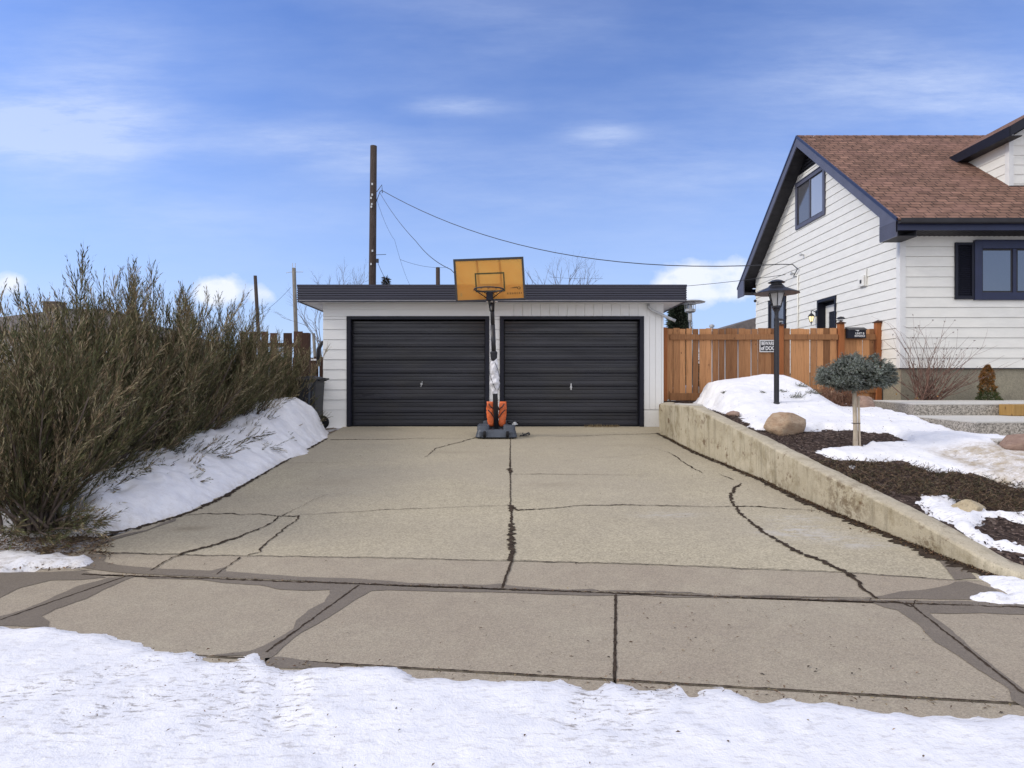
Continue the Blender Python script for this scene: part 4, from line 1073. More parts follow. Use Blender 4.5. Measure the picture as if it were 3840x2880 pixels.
def xbox(mb, u0, u1, y0, y1, t0, t1):
    v = [(u0,y0,dz(u0)-t0),(u1,y0,dz(u1)-t0),(u1,y0,dz(u1)-t1),(u0,y0,dz(u0)-t1),(u0,y1,dz(u0)-t0),(u1,y1,dz(u1)-t0),(u1,y1,dz(u1)-t1),(u0,y1,dz(u0)-t1)]
    mb.add(v, [(0,1,2,3),(4,7,6,5),(0,4,5,1),(1,5,6,2),(2,6,7,3),(3,7,4,0)])
xbox(mb, xa, XM, YDF-.03, YDF+.0, -.01, .20); xbox(mb, XM, xb, YDF-.03, YDF+.0, -.01, .20)
mb.box((xa-.02, YDF-.02, dz(xa)-.20), (xa+.01, dorm_y(dz(xa)-.1)+.1, dz(xa)+.008)); mb.box((xb-.01, YDF-.02, dz(xb)-.20), (xb+.02, dorm_y(dz(xb)-.1)+.1, dz(xb)+.008))
put(mb, 'dormer_fascia', M['navy'], house)
mb = MB(); mb.box((xa+.01, YDF, dz(xa)-.19), (XD, dorm_y(6.7)+.1, dz(xa)-.175)); xbox(mb, XD, XM, YDF, YD0, .17, .185); xbox(mb, XM, xb-.01, YDF, YD0, .17, .185); put(mb, 'dormer_soffit', M['soffit_dark'], house)
mb = MB(); mb.box((XD-.03, YD0-.05, 5.685), (XD1, YD0-.012, 5.70)); put(mb, 'dormer_flashing', M['soffit_dark'], house)
mb = MB(); ox = house.location
# dormer window
f0, f1, fz0, fz1 = 11.35, 12.65, 5.95, 6.85
mb.box((f0,YD0-.05,fz0),(f0+.09,YD0,fz1)); mb.box((f1-.09,YD0-.05,fz0),(f1,YD0,fz1)); mb.box((f0+.09,YD0-.05,fz0),(f1-.09,YD0,fz0+.09)); mb.box((f0+.09,YD0-.05,fz1-.09),(f1-.09,YD0,fz1))
f = put(mb, 'dormer_window', M['navy_blue'], house); mb = MB(); mb.box((f0+.09,YD0-.02,fz0+.09),(f1-.09,YD0-.013,fz1-.09)); o = put(mb, 'pane', M['glass'], house); o.parent = f

# ================================================================ CEDAR FENCE AND GATE
FYc = 13.10
fence = tag(empty('cedar_fence', (4.9, FYc, 1.08)), 'orange cedar board fence with greyed tops behind the snow mound', 'fence')
def boards(mb, x0, x1, z0, z1, y, w_=.138, gap=.010):
    x = x0
    while x < x1-.03:
        e = min(x+w_, x1); dz_ = rnd.uniform(-.012,.012); g_ = gap*rnd.choice((.2,.5,1.2,1.6,2.2)); dy = rnd.uniform(-.004,.004)
        mb.box((x, y+dy, z0), (e-g_, y+.018+dy, z1+dz_)); x = e
FB = MB(); boards(FB, 3.30, 6.92, 1.14, 2.64, FYc); put(FB, 'board_panel', M['cedar'], fence)
mb = MB(); mb.box((3.36,FYc-.040,2.40),(5.62,FYc-.008,2.515)); mb.box((5.76,FYc-.040,2.40),(6.90,FYc-.008,2.515)); mb.box((3.36,FYc-.042,1.12),(6.90,FYc-.008,1.275)); split_islands(put(mb, 'rail', M['cedar'], fence, bevel=.003))
def post(x, w_, z0, z1, parent, cap=True):
    mb = MB(); mb.box((x-w_/2, FYc-.06, z0), (x+w_/2, FYc+.05, z1)); p = put(mb, 'post', M['cedar_post'], parent, bevel=.004)
    if cap:
        mb = MB(); e = w_/2+.016; cy = FYc-.005
        mb.box((x-e, cy-e-.01, z1), (x+e, cy+e+.01, z1+.022)); mb.add([(x-e+.01,cy-e,z1+.022),(x+e-.01,cy-e,z1+.022),(x+e-.01,cy+e,z1+.022),(x-e+.01,cy+e,z1+.022),(x,cy,z1+.06)], [(0,1,4),(1,2,4),(2,3,4),(3,0,4)])
        o = put(mb, 'post_cap', M['brown_fence'], parent); o.parent = p
post(3.25, .09, 1.05, 2.66, fence, False); post(5.69, .11, 1.0, 2.70, fence); post(6.97, .11, 1.0, 2.74, fence)
gate = tag(empty('fence_gate', (7.36, FYc, 1.12)), 'cedar gate with black mail box between two capped posts beside the house', 'gate')
mb = MB(); boards(mb, 7.03, 7.70, 1.16, 2.64, FYc); put(mb, 'board_panel', M['cedar'], gate)
mb = MB(); mb.box((7.03,FYc-.03,2.40),(7.70,FYc-.006,2.52)); mb.box((7.03,FYc-.03,1.28),(7.70,FYc-.006,1.42)); split_islands(put(mb, 'rail', M['cedar'], gate, bevel=.003))
post(7.755, .11, 1.0, 2.76, gate)
# solar caps on two posts
for x, z, lb in ((5.69, 2.77, 'small black solar cap light on the fence post by the warning sign'), (6.97, 2.81, 'small black solar cap light on the post left of the mail box')):
    mb = MB(); mb.lathe([(.05,0),(.05,.012)], (0,0,0), 4, R(45)); mb.lathe([(.085,.045),(.09,.055),(.05,.085),(.01,.095)], (0,0,0), 4, R(45))
    o = mb.build('solar_post_light', M['black_plastic']); o.location = (x, FYc-.005, z-.012); tag(o, lb, 'post light', 'solar lights on the fence posts')
    g_ = MB(); g_.lathe([(.045,.012),(.05,.045)], (0,0,0), 4, R(45)); l = g_.build('diffuser', M['frosted'], o)

# text helper
def text(name, body, size, m, loc, rot, parent=None, ext=.0008, align='CENTER', sx_=1.0, mirror=False, bold=.0):
    cu_ = bpy.data.curves.new(name, 'FONT'); cu_.body = body; cu_.size = size; cu_.extrude = ext; cu_.align_x = align; cu_.align_y = 'CENTER'; cu_.offset = bold
    o = bpy.data.objects.new(name, cu_); COL.objects.link(o); bpy.context.view_layer.update()
    me = bpy.data.meshes.new_from_object(o.evaluated_get(bpy.context.evaluated_depsgraph_get())); COL.objects.unlink(o); bpy.data.objects.remove(o)
    me.materials.clear(); me.materials.append(m)
    me.transform(Matrix.Diagonal((-sx_ if mirror else sx_, 1, 1, 1)))
    o = bpy.data.objects.new(name, me); COL.objects.link(o); o.location = loc; o.rotation_euler = rot
    if parent: o.parent = parent
    return o
# mail box / sign on the gate
mx0, mx1 = (3166-CX)*FYc/F_, (3237-CX)*FYc/F_; mz0, mz1 = H_-(1270-HY)*FYc/F_, H_-(1230-HY)*FYc/F_
mbx = tag(empty('mail_box', ((mx0+mx1)/2, FYc-.045, mz0)), 'black metal mail box with white lettering on the cedar gate', 'mail box')
hw, hh = (mx1-mx0)/2, mz1-mz0
mb = MB(); mb.box((-hw+.01,-.085,0),(hw-.01,.012,hh-.045)); mb.build('body', M['navy'], mbx, bevel=.006)
mb = MB(); mb.prism([(-hw,-.105,hh-.05),(-hw,-.10,hh-.036),(-hw,.012,hh+.012),(-hw,.012,hh-.05)], (2*hw,0,0)); mb.build('lid', M['black_metal'], mbx, bevel=.002)
mb = MB(); mb.add([(-.05,-.088,hh-.052),(.05,-.088,hh-.052),(.018,-.088,hh-.085)], [(0,1,2)]); mb.add([(-hw+.02,-.0875,hh-.052),(hw-.02,-.0875,hh-.052),(hw-.02,-.0875,hh-.046),(-hw+.02,-.0875,hh-.046)], [(0,1,2,3)]); mb.build('envelope_edge', M['paper_white'], mbx)
text('lettering', 'UNIT B', .062, M['paper_white'], (.055,-.0865,.098), (R(90),0,0), mbx, sx_=.95, bold=.0012)
text('lettering', 'ENTRANCE', .052, M['paper_white'], (.055,-.0865,.045), (R(90),0,0), mbx, sx_=.80, bold=.0012)
# beware of dog sign
sxc, szc = 5.42, H_-(1298-HY)*FYc/F_
sg = tag(empty('warning_sign', (sxc, FYc-.03, szc)), 'small black dog warning sign with white border on the cedar fence', 'sign')
mb = MB(); mb.box((-.175,-.006,-.128),(.175,0,.128)); mb.build('plate', M['white_trim'], sg)
mb = MB(); mb.box((-.155,-.009,-.108),(.155,-.0055,.108)); mb.build('face', M['black_metal'], sg)
text('lettering', 'BEWARE', .105, M['paper_white'], (0,-.010,.052), (R(90),0,0), sg, sx_=.68, bold=.002)
text('lettering', 'of DOG', .115, M['paper_white'], (0,-.010,-.050), (R(90),0,0), sg, sx_=.75, bold=.003)

# slab beside the fence, steps and slabs in front of the house
mb = MB(); mb.box((3.08,11.42,.9),(5.6,13.02,1.075)); tag(mb.build('concrete_pad', M['step_top'], bevel=.006), kind='structure')
def slab(name, pts, zt, th, label):
    mb = MB(); mb.prism([(x, y, zt-th) for x, y in pts], (0,0,th-.022)); o = mb.build(name, M['pebble']); tag(o, label, 'step', 'landing slabs before the house')
    mb = MB(); mb.prism([(x, y, zt-.0215) for x, y in pts], (0,0,.0215)); mb.build('top_face', M['step_top'], o, bevel=.004)
    return o
slab('concrete_step', [(6.18,9.5),(12.5,9.5),(12.5,12.05),(7.0,12.05)], 1.15, .30, 'upper pebble-faced concrete landing in front of the house foundation')
slab('concrete_step', [(5.85,7.8),(12.5,7.8),(12.5,9.49),(6.10,9.49)], .97, .30, 'middle pebble-faced concrete landing below the golden block')
slab('concrete_step', [(5.50,7.0),(12.5,7.0),(12.5,7.79),(5.85,7.79)], .80, .30, 'lowest concrete landing behind the pink boulder')
mb = MB(); mb.box((7.47,9.22,.973),(8.7,9.49,1.14)); 
tag(mb.build('timber_block', cedar_mat('golden_timber', (.28,.16,.05), (.50,.33,.13), (.3,.2,.1), 9, 8), bevel=.008), 'golden brown timber block set on the middle landing slab', 'step block')

# ================================================================ NEIGHBOURS
nb = tag(empty('neighbour_house', (-20, 30, .5)), 'grey hip-roofed bungalow with white walls behind the junipers', 'house')
def nbp(px, py, Y): return at(px, py, Y)
mb = MB(); Yn = 26
xl, xr = -26.5, (470-CX)*Yn/F_; zw = H_-(1240-HY)*Yn/F_
mb.box((xl+.6,Yn+.6,.4),(xr-.5,Yn+9,zw)); put(mb, 'wall', M['far_white'], nb)
mb = MB(); zr_ = H_-(1150-HY)*30/F_; a = xl; b_ = xr
mb.add([(a,Yn,zw-.05),(b_,Yn,zw-.05),(b_,Yn+9.6,zw-.05),(a,Yn+9.6,zw-.05),(a+4.5,Yn+4.8,zr_),(b_-4.2,Yn+4.8,zr_),(a,Yn,zw-.2),(b_,Yn,zw-.2),(b_,Yn+9.6,zw-.2),(a,Yn+9.6,zw-.2)], [(0,1,5,4),(1,2,5),(2,3,4,5),(3,0,4),(0,6,7,1),(1,7,8,2),(2,8,9,3),(3,9,6,0),(6,9,8,7)])
rf = put(mb, 'roof', M['roof_far'], nb)
mb = MB(); cx_ = (205-CX)*30.5/F_; mb.box((cx_-.35,30.2,zr_-.8),(cx_+.35,30.8,zr_+.22)); mb.box((cx_-.39,30.16,zr_+.22),(cx_+.39,30.84,zr_+.29)); o = put(mb, 'chimney', M['bark'], nb); o.parent = rf
for xx in (-24.5, -21.5, -18.6):
    mb = MB(); mb.box((xx,Yn+.55,1.5),(xx+1.2,Yn+.6,2.6)); f = put(mb, 'window', M['white_trim'], nb); mb = MB(); mb.box((xx+.08,Yn+.53,1.58),(xx+1.12,Yn+.549,2.52)); o = put(mb, 'pane', M['glass'], nb); o.parent = f
nb2 = tag(empty('far_house', (12, 33, .5)), 'low grey-roofed house showing just above the fence left of the house', 'house')
mb = MB(); p0 = at(2770,1232,30); p1 = at(2835,1208,30)
mb.add([(9.2,30,3.9),(16,30,3.9),(16,38,3.9),(9.2,38,3.9),(10.6+2.4,30.2,5.1),(13,38,5.1),(9.2,30,3.78),(16,30,3.78),(16,38,3.78),(9.2,38,3.78)], [(0,1,4),(1,2,5,4),(2,3,5),(3,0,4,5),(0,6,7,1),(1,7,8,2),(2,8,9,3),(3,9,6,0)]); put(mb, 'roof', M['roof_far'], nb2)
mb = MB(); mb.box((9.7,30.5,.5),(15.5,37.5,3.85)); put(mb, 'wall', M['far_white'], nb2)
fl = at(2687, 1221, 34)
vp = tag(empty('roof_vent_house', (fl.x, 36, .5)), 'low house hidden by the fence except for its metal flue', 'house')
mb = MB(); mb.box((fl.x-3,34.5,.5),(fl.x+2.6,40,3.2)); put(mb, 'wall', M['far_white'], vp)
mb = MB(); mb.add([(fl.x-3.4,34,3.15),(fl.x+3,34,3.15),(fl.x+3,40.4,3.15),(fl.x-3.4,40.4,3.15),(fl.x-2,37,4.15),(fl.x+1.6,37,4.15)], [(0,1,5,4),(1,2,5),(2,3,4,5),(3,0,4)]); rf = put(mb, 'roof', M['roof_far'], vp)
mb = MB(); mb.lathe([(.09,3.6-4.8),(.09,-.02),(.15,0),(.15,.10),(.04,.16)], (fl.x,34.8,fl.z), 10); o = put(mb, 'flue', M['galv'], vp)

# left brown fences
bf = tag(empty('brown_fence', (-4.6,12.6,.6)), 'tall dark brown wooden fence end between the junipers and the garage', 'fence')
mb = MB()
for x0, x1, y in ((-5.5,-5.36,12.62),(-5.3,-5.16,12.58),(-5.08,-4.94,12.62),(-4.88,-4.74,12.58),(-4.62,-4.45,12.60),(-4.40,-4.22,12.57)):
    mb.box((x0,y,.55),(x1,y+.02,2.52+rnd.uniform(-.02,.02)))
put(mb, 'board_panel', M['brown_fence'], bf)
mb = MB(); mb.box((-5.5,12.605,2.22),(-4.2,12.645,2.30)); mb.box((-5.5,12.605,1.0),(-4.2,12.645,1.08)); split_islands(put(mb, 'rail', M['brown_fence'], bf))
mb = MB(); mb.box((-4.20,12.52,.5),(-4.08,12.66,2.50)); put(mb, 'post', M['brown_fence'], bf, bevel=.004)
bf2 = tag(empty('brown_fence', (-4.6,14.5,.6)), 'lower weathered brown fence behind the bin beside the garage wall', 'fence')
mb = MB(); x = -5.6
while x < -4.0: mb.box((x,14.5,.6),(x+.10,14.52,2.10+rnd.uniform(-.03,.05))); x += .125
put(mb, 'board_panel', M['brown_fence'], bf2)
mb = MB(); mb.box((-4.66,14.44,.6),(-4.54,14.56,2.02)); p = put(mb, 'post', M['brown_fence'], bf2)
mb = MB(); mb.box((-4.68,14.42,2.02),(-4.52,14.58,2.06)); o = put(mb, 'post_cap', M['white_trim'], bf2); o.parent = p

# wheelie bin beside the garage
bn = tag(empty('wheelie_bin', (-3.88,11.98,zg(-3.9,11.95))), 'black wheelie bin with pale stripe standing beside the garage corner', 'bin')
bn.rotation_euler = (0,0,R(0)); H0 = 1.02
mb = MB(); mb.add([(-.10,-.26,.06),(.16,-.26,.06),(.16,.26,.06),(-.10,.26,.06),(-.15,-.30,H0-.06),(.20,-.30,H0-.06),(.20,.30,H0-.06),(-.15,.30,H0-.06)], [(0,3,2,1),(4,5,6,7),(0,1,5,4),(1,2,6,5),(2,3,7,6),(3,0,4,7)])
body = mb.build('body', M['black_plastic'], bn, bevel=.02)
mb = MB()
mb.add([(.055,-.268,.18),(.075,-.268,.18),(.115,-.300,.80),(.175,-.301,.92),(.065,-.301,.92),(.075,-.300,.80)], [(0,1,2,3,4,5)]); mb.add([(.13,-.268,.20),(.142,-.268,.20),(.165,-.296,.75),(.150,-.296,.75)], [(0,1,2,3)])
o = mb.build('pale_panel', M['grey_plastic'], body); o.location = (0,-.010,0)
mb = MB(); mb.box((-.18,-.33,H0-.07),(.23,.33,H0-.03)); mb.lathe([(.30,0),(.26,.03),(.05,.06)], (0,0,0), 4, R(45))
mb.v = mb.v[:8] + [(p[0]*.85+.025, p[1]*1.45, p[2]+H0-.03) for p in mb.v[8:]]
mb.build('lid', M['black_plastic'], bn, bevel=.012)
mb = MB(); mb.tube([(.22,-.20,H0-.06),(.30,-.20,H0-.03),(.30,.20,H0-.03),(.22,.20,H0-.06)], .018, 8); mb.build('handle', M['black_plastic'], bn, smooth=True)
for yy_ in (-.27, .27):
    mb = MB(); mb.lathe([(.02,-.03),(.125,-.03),(.135,-.02),(.135,.02),(.125,.03),(.02,.03)], (0,0,0), 20); mb.v = [(p[0]+.155, p[2]+yy_, p[1]+.135) for p in mb.v]; wl = mb.build('wheel', M['rubber'], bn, smooth=False)
mb = MB(); mb.tube([(.155,-.27,.135),(.155,.27,.135)], .012, 6); mb.build('axle', M['steel'], bn)
# ================================================================ BASKETBALL HOOP
HX, HYY = (1862-CX)*11.2/F_, 11.25
hz0 = zg(HX, HYY)
hoop = tag(empty('basketball_hoop', (HX, HYY, hz0)), 'portable basketball hoop with amber backboard on a black pole between the garage doors', 'basketball hoop')
# base: water-filled plastic tank with moulded ribs
mb = MB()
def rbox(mb, a, b, r, n=4):
    x0, y0, z0 = a; x1, y1, z1 = b; pts = []
    for cx, cy, s in ((x1-r,y1-r,0),(x0+r,y1-r,1),(x0+r,y0+r,2),(x1-r,y0+r,3)):
        for k in range(n+1):
            w_ = (s+k/n)*math.pi/2; pts.append((cx+r*math.cos(w_), cy+r*math.sin(w_)))
    m_ = len(pts); mb.add([(x,y,z0) for x, y in pts]+[(lerp(x,(x0+x1)/2,.06),lerp(y,(y0+y1)/2,.06),z1) for x, y in pts], [tuple(range(m_))[::-1], tuple(range(m_,2*m_))]+[(i,(i+1)%m_,(i+1)%m_+m_,i+m_) for i in range(m_)])
rbox(mb, (-.37,-.42,.0), (.37,.30,.075), .12); rbox(mb, (-.35,-.40,.07), (.35,.28,.13), .10)
rbox(mb, (-.34,-.36,.125), (-.12,.26,.20), .07); rbox(mb, (.12,-.36,.125), (.34,.26,.20), .07); rbox(mb, (-.26,.0,.125), (.30,.30,.26), .07)
for x in (-.27,-.18,.18,.27): mb.box((x-.022,-.425,.015),(x+.022,-.39,.105))
for k in range(5): mb.box((-.33,-.30+k*.11,.198),(-.13,-.26+k*.11,.208)); mb.box((.13,-.30+k*.11,.198),(.33,-.26+k*.11,.208))
mb.build('base_tank', M['grey_plastic'], hoop, bevel=.008)
for sx_ in (-1, 1):
    mb = MB(); mb.lathe([(.01,-.025),(.05,-.025),(.055,-.015),(.055,.015),(.05,.025),(.01,.025)], (0,0,0), 14); mb.v = [(p[2]+sx_*.20, p[1]-.40, p[0]+.055) for p in mb.v]; mb.build('wheel', M['rubber'], hoop)
ptop = at(1845, 1128, 11.0); tp = Vector((ptop.x-HX, ptop.y-HYY, 2.62-.0)); tp.z = ptop.z-hz0
b0 = Vector((.0,-.12,.08))
def pp(t): return b0.lerp(tp, t)
def zt_(z): return (z-b0.z)/(tp.z-b0.z)
def pat(py): return zt_(H_-(py-HY)*11.1/F_-hz0)
mb = MB(); mb.tube([pp(0), pp(pat(1340))], .045, 14); mb.build('lower_pole', M['black_metal'], hoop, smooth=True)
mb = MB(); mb.tube([pp(pat(1345)), pp(pat(1220))], .041, 14); mb.tube([pp(pat(1230)), pp(1.0)], .036, 14); mb.build('upper_pole', M['black_metal'], hoop, smooth=True)
mb = MB(); mb.tube([pp(pat(1358)), pp(pat(1345)), pp(pat(1330)), pp(pat(1322)), pp(pat(1318))], [.034,.056,.062,.066,.050], 14); mb.build('collar', M['black_plastic'], hoop)
# loose white foam sleeve, crumpled
mb = MB(); n = 20; rows = 26; p0, p1 = pat(1476), pat(1350)
for j in range(rows+1):
    c_ = pp(lerp(p0, p1, j/rows)); 
    for k in range(n):
        a = 2*math.pi*k/n; r_ = interp(j/rows, [(0,.050),(.3,.085),(.6,.078),(.9,.070),(1,.052)])*(1+.28*noise.noise(Vector((math.cos(a)*1.6, math.sin(a)*1.6, j*.32))))
        mb.v.append((c_.x+r_*math.cos(a), c_.y+r_*math.sin(a), c_.z+(.05*math.sin(a*1+1.1) if j in (rows,) else 0)))
mb.f = [(j*n+k, j*n+(k+1)%n, (j+1)*n+(k+1)%n, (j+1)*n+k) for j in range(rows) for k in range(n)]
sl_ = mb.build('foam_sleeve', M['tape'], hoop)
mb = MB(); 
for k in range(3):
    pts = []
    for i in range(16):
        t_ = i/15; c_ = pp(lerp(p0+.03, p1-.02, t_)); a = -1.4+k*1.1+t_*2.2*(1 if k % 2 else -1); r_ = .092
        pts.append((c_.x+r_*math.cos(a), c_.y+r_*math.sin(a), c_.z))
    mb.tube(pts, .005, 5)
mb.build('cord', M['wire'], sl_)
# orange sand bags either side of the pole foot
for sgn in (-1, 1):
    mb = MB(); n = 16; rows = 14
    for j in range(rows+1):
        t_ = j/rows; z = lerp(.17, .62, t_); wx = interp(t_, [(0,.04),(.08,.060),(.5,.068),(.9,.066),(1,.056)]); wy = wx*.7
        for k in range(n):
            a = 2*math.pi*k/n; q = 1+.34*noise.noise(Vector((math.cos(a)*2+sgn*4, math.sin(a)*2, j*.45)))
            ca, sa = math.cos(a), math.sin(a); pw_ = lambda v_: math.copysign(abs(v_)**.6, v_)
            mb.v.append((sgn*.098+wx*q*pw_(ca)-sgn*.0+ .02*sgn*t_, -.03+wy*q*pw_(sa), z))
    mb.f = [(j*n+k, j*n+(k+1)%n, (j+1)*n+(k+1)%n, (j+1)*n+k) for j in range(rows) for k in range(n)]+[tuple(range(n))[::-1], tuple(range(rows*n, rows*n+n))]
    sb = mb.build('sand_bag', M['orange'], hoop, smooth=True)
    mb = MB(); mb.tube([(sgn*.05,-.075,.34),(sgn*.10,-.088,.42),(sgn*.155,-.07,.47),(sgn*.165,-.02,.50)], .010, 5); mb.tube([(sgn*.14,-.075,.58),(sgn*.10,-.09,.52),(sgn*.06,-.075,.50)], .009, 5)
    mb.build('strap', M['black_plastic'], sb)
# rear braces from tank to pole
mb = MB(); mb.tube([(-.17,.22,.20),(pp(.20).x-.03,pp(.20).y+.02,pp(.20).z)], .014, 8); mb.tube([(.17,.22,.20),(pp(.20).x+.03,pp(.20).y+.02,pp(.20).z)], .014, 8); split_islands(mb.build('brace', M['black_metal'], hoop))
# backboard in its own tilted frame
Yb = 10.35
TL, TR, BR, BL = [at(x, y, Yq) for x, y, Yq in ((1699.5,974,Yb+.02),(1966,962.5,Yb-.02),(1969,1124,Yb-.04),(1709,1132,Yb))]
Bc = (TL+TR+BL+BR)/4; ex_ = ((TR+BR)/2-(TL+BL)/2).normalized(); nrm_ = Vector((0,-1,0)); ez_ = (Vector((0,0,1))-ex_*ex_.z+Vector((-.03,0,0))).normalized(); nrm_ = ex_.cross(ez_).normalized()*1.0
if nrm_.y > 0: nrm_ = -nrm_
BW = ((TR+BR)/2-(TL+BL)/2).length; BH = ((TL+TR)/2-(BL+BR)/2).length
Bc = Bc-Vector((HX,HYY,hz0))
def bb(u, v, d=0): return Bc+ex_*u+ez_*v+nrm_*d          # d towards the camera
def bbox(mb, u0, u1, v0, v1, d0, d1):
    mb.add([bb(u0,v0,d0),bb(u1,v0,d0),bb(u1,v0,d1),bb(u0,v0,d1),bb(u0,v1,d0),bb(u1,v1,d0),bb(u1,v1,d1),bb(u0,v1,d1)], [(0,3,2,1),(4,5,6,7),(0,1,5,4),(1,2,6,5),(2,3,7,6),(3,0,4,7)])
w2, h2 = BW/2, BH/2
mb = MB(); c_ = .045; pts = [(-w2+c_,-h2+.012),(w2-c_,-h2+.012),(w2-.012,-h2+c_),(w2-.012,h2-c_),(w2-c_,h2-.012),(-w2+c_,h2-.012),(-w2+.012,h2-c_),(-w2+.012,-h2+c_)]
mb.prism([bb(u,v,-.004) for u, v in pts], nrm_*.008); pnl = mb.build('backboard', M['amber'], hoop)
mb = MB(); f_ = .034
bbox(mb,-w2,-w2+f_,-h2,h2,-.02,.012); bbox(mb,w2-f_,w2,-h2,h2,-.02,.012); bbox(mb,-w2+f_,w2-f_,h2-f_,h2,-.02,.012); bbox(mb,-w2+f_,w2-f_,-h2,-h2+f_*.8,-.02,.012)
for su in (-1,1):
    for sv in (-1,1): mb.prism([bb(su*w2,sv*h2,.013),bb(su*(w2-.055),sv*h2,.013),bb(su*w2,sv*(h2-.05),.013)], -nrm_*.03)
mb.build('backboard_frame', M['black_metal'], hoop)
mb = MB()       # steel uprights behind the sheet
def uvb(px, py): return ((px-1833.5)/(267.5/BW), -(py-1048)/(162/BH))
for px0, px1 in ((1788.5,1795),(1875,1880.5)):
    a, b_ = uvb(px0, 975)[0], uvb(px1, 1122)[0]
    mb.prism([bb(a-.017,h2-.01,-.006),bb(a+.017,h2-.01,-.006),bb(b_+.017,-h2+.01,-.006),bb(b_-.017,-h2+.01,-.006)], -nrm_*.02)
va = uvb(0,1067)[1]; bbox(mb, uvb(1793,0)[0], uvb(1878,0)[0], va-.014, va+.014, -.03, -.008)
for px in (1825, 1846): u0 = uvb(px,0)[0]; bbox(mb, u0-.014, u0+.014, -h2+.08, va, -.03, -.008)
mb.build('rear_bar', M['board_paint'], hoop)
mb = MB(); u0, u1 = uvb(1781,0)[0], uvb(1888.5,0)[0]; v1, v0 = uvb(0,1025)[1], uvb(0,1092)[1]; t_ = .012
bbox(mb,u0-t_,u0+t_,v0,v1,.0045,.0065); bbox(mb,u1-t_,u1+t_,v0,v1,.0045,.0065); bbox(mb,u0-t_,u1+t_,v1-t_,v1+t_,.0045,.0065); bbox(mb,u0-t_,u1+t_,v0-t_,v0+t_,.0045,.0065)
mb.build('target_square', mat('olive_board_paint', (.06,.05,.012), .1, 8, .5), pnl)
# emblem and lettering strokes at the lower right, decal at lower left
mb = MB(); cu0, cv0 = uvb(1943,1084)
ring = []
for k in range(20):
    a = 2*math.pi*k/20; a2 = 2*math.pi*(k+1)/20; ro, ri = .030, .014
    P4 = [bb(cu0+ro*math.cos(a)*1.05, cv0+ro*.8*math.sin(a),.0055), bb(cu0+ro*math.cos(a2)*1.05, cv0+ro*.8*math.sin(a2),.0055), bb(cu0+ri*math.cos(a2), cv0+ri*math.sin(a2),.0055), bb(cu0+ri*math.cos(a), cv0+ri*math.sin(a),.0055)]
    mb.quad(*P4)
mb.add([bb(cu0-.025,cv0+.024,.0055),bb(cu0-.025,cv0+.002,.0055),bb(cu0-.08,cv0+.0,.0055),bb(cu0-.155,cv0+.004,.0055),bb(cu0-.09,cv0+.016,.0055)], [(0,1,2,3,4)])
u = uvb(1896.5,0)[0]; vv = uvb(0,1103.5)[1]
for wd, hgt, gp_ in ((.016,.034,.010),(.016,.034,.011),(.020,.034,.008),(.020,.030,.007),(.022,.032,.008),(.020,.034,.009),(.014,.036,.012),(.022,.036,.014),(.020,.026,.008)):
    mb.quad(bb(u,vv-hgt/2,.0055),bb(u+wd*.72,vv-hgt/2,.0055),bb(u+wd,vv+hgt/2,.0055),bb(u+wd*.3,vv+hgt/2,.0055)); u += wd+gp_
mb.build('emblem', mat('faded_brown_print', (.12,.06,.01), .1, 8, .5), pnl)
mb = MB(); a, b_ = uvb(1720,1108), uvb(1726,1096); bbox(mb,a[0],b_[0],a[1],b_[1],.0045,.0055); mb.build('decal', mat('faded_decal', (.36,.22,.06), .1, 8, .5), pnl)
# rim, rim bracket and its struts
rc = bb(uvb(1831,0)[0], uvb(0,1104)[1], .0)-Vector((0,.40,-.02)); RR = .235
mb = MB(); N = 32; ringp = [(rc.x+RR*math.cos(2*math.pi*k/N), rc.y+RR*math.sin(2*math.pi*k/N), rc.z) for k in range(N+1)]
mb.tube(ringp, .011, 8, caps=False)
for k in range(12):
    a = 2*math.pi*k/12; x, y = rc.x+RR*math.cos(a), rc.y+RR*math.sin(a); mb.tube([(x-.012,y,rc.z-.008),(x-.010,y,rc.z-.026),(x+.010,y,rc.z-.026),(x+.012,y,rc.z-.008)], .0035, 4)
mb.tube([(rc.x-.235,rc.y,rc.z-.004),(rc.x-.05,rc.y+.40,rc.z-.085)], .008, 6); mb.tube([(rc.x+.235,rc.y,rc.z-.004),(rc.x+.05,rc.y+.40,rc.z-.085)], .008, 6)
mb.tube([(rc.x-.10,rc.y+.215,rc.z-.004),(rc.x-.05,rc.y+.40,rc.z-.01)], .008, 6); mb.tube([(rc.x+.10,rc.y+.215,rc.z-.004),(rc.x+.05,rc.y+.40,rc.z-.01)], .008, 6)
rim = mb.build('rim', M['black_metal'], hoop, smooth=True)
mb = MB(); mb.box((rc.x-.055,rc.y+.33,rc.z-.13),(rc.x+.055,rc.y+.398,rc.z+.012)); mb.build('rim_bracket', M['navy'], hoop, bevel=.008)
mb = MB(); tpv = tp
mb.tube([tpv+Vector((-.03,0,-.03)), bb(uvb(1825,0)[0],va-.02,-.03)], .013, 6); mb.tube([tpv+Vector((.03,0,-.03)), bb(uvb(1846,0)[0],va-.02,-.03)], .013, 6)
mb.tube([tpv+Vector((-.03,0,-.18)), bb(uvb(1825,0)[0],-h2+.04,-.02)], .013, 6); mb.tube([tpv+Vector((.03,0,-.18)), bb(uvb(1846,0)[0],-h2+.04,-.02)], .013, 6)
split_islands(mb.build('support_arm', M['black_metal'], hoop))
mb = MB(); mb.box((tpv.x-.10,tpv.y-.05,tpv.z-.035),(tpv.x+.10,tpv.y+.04,tpv.z-.01)); mb.build('pole_plate', M['galv'], hoop, bevel=.004)
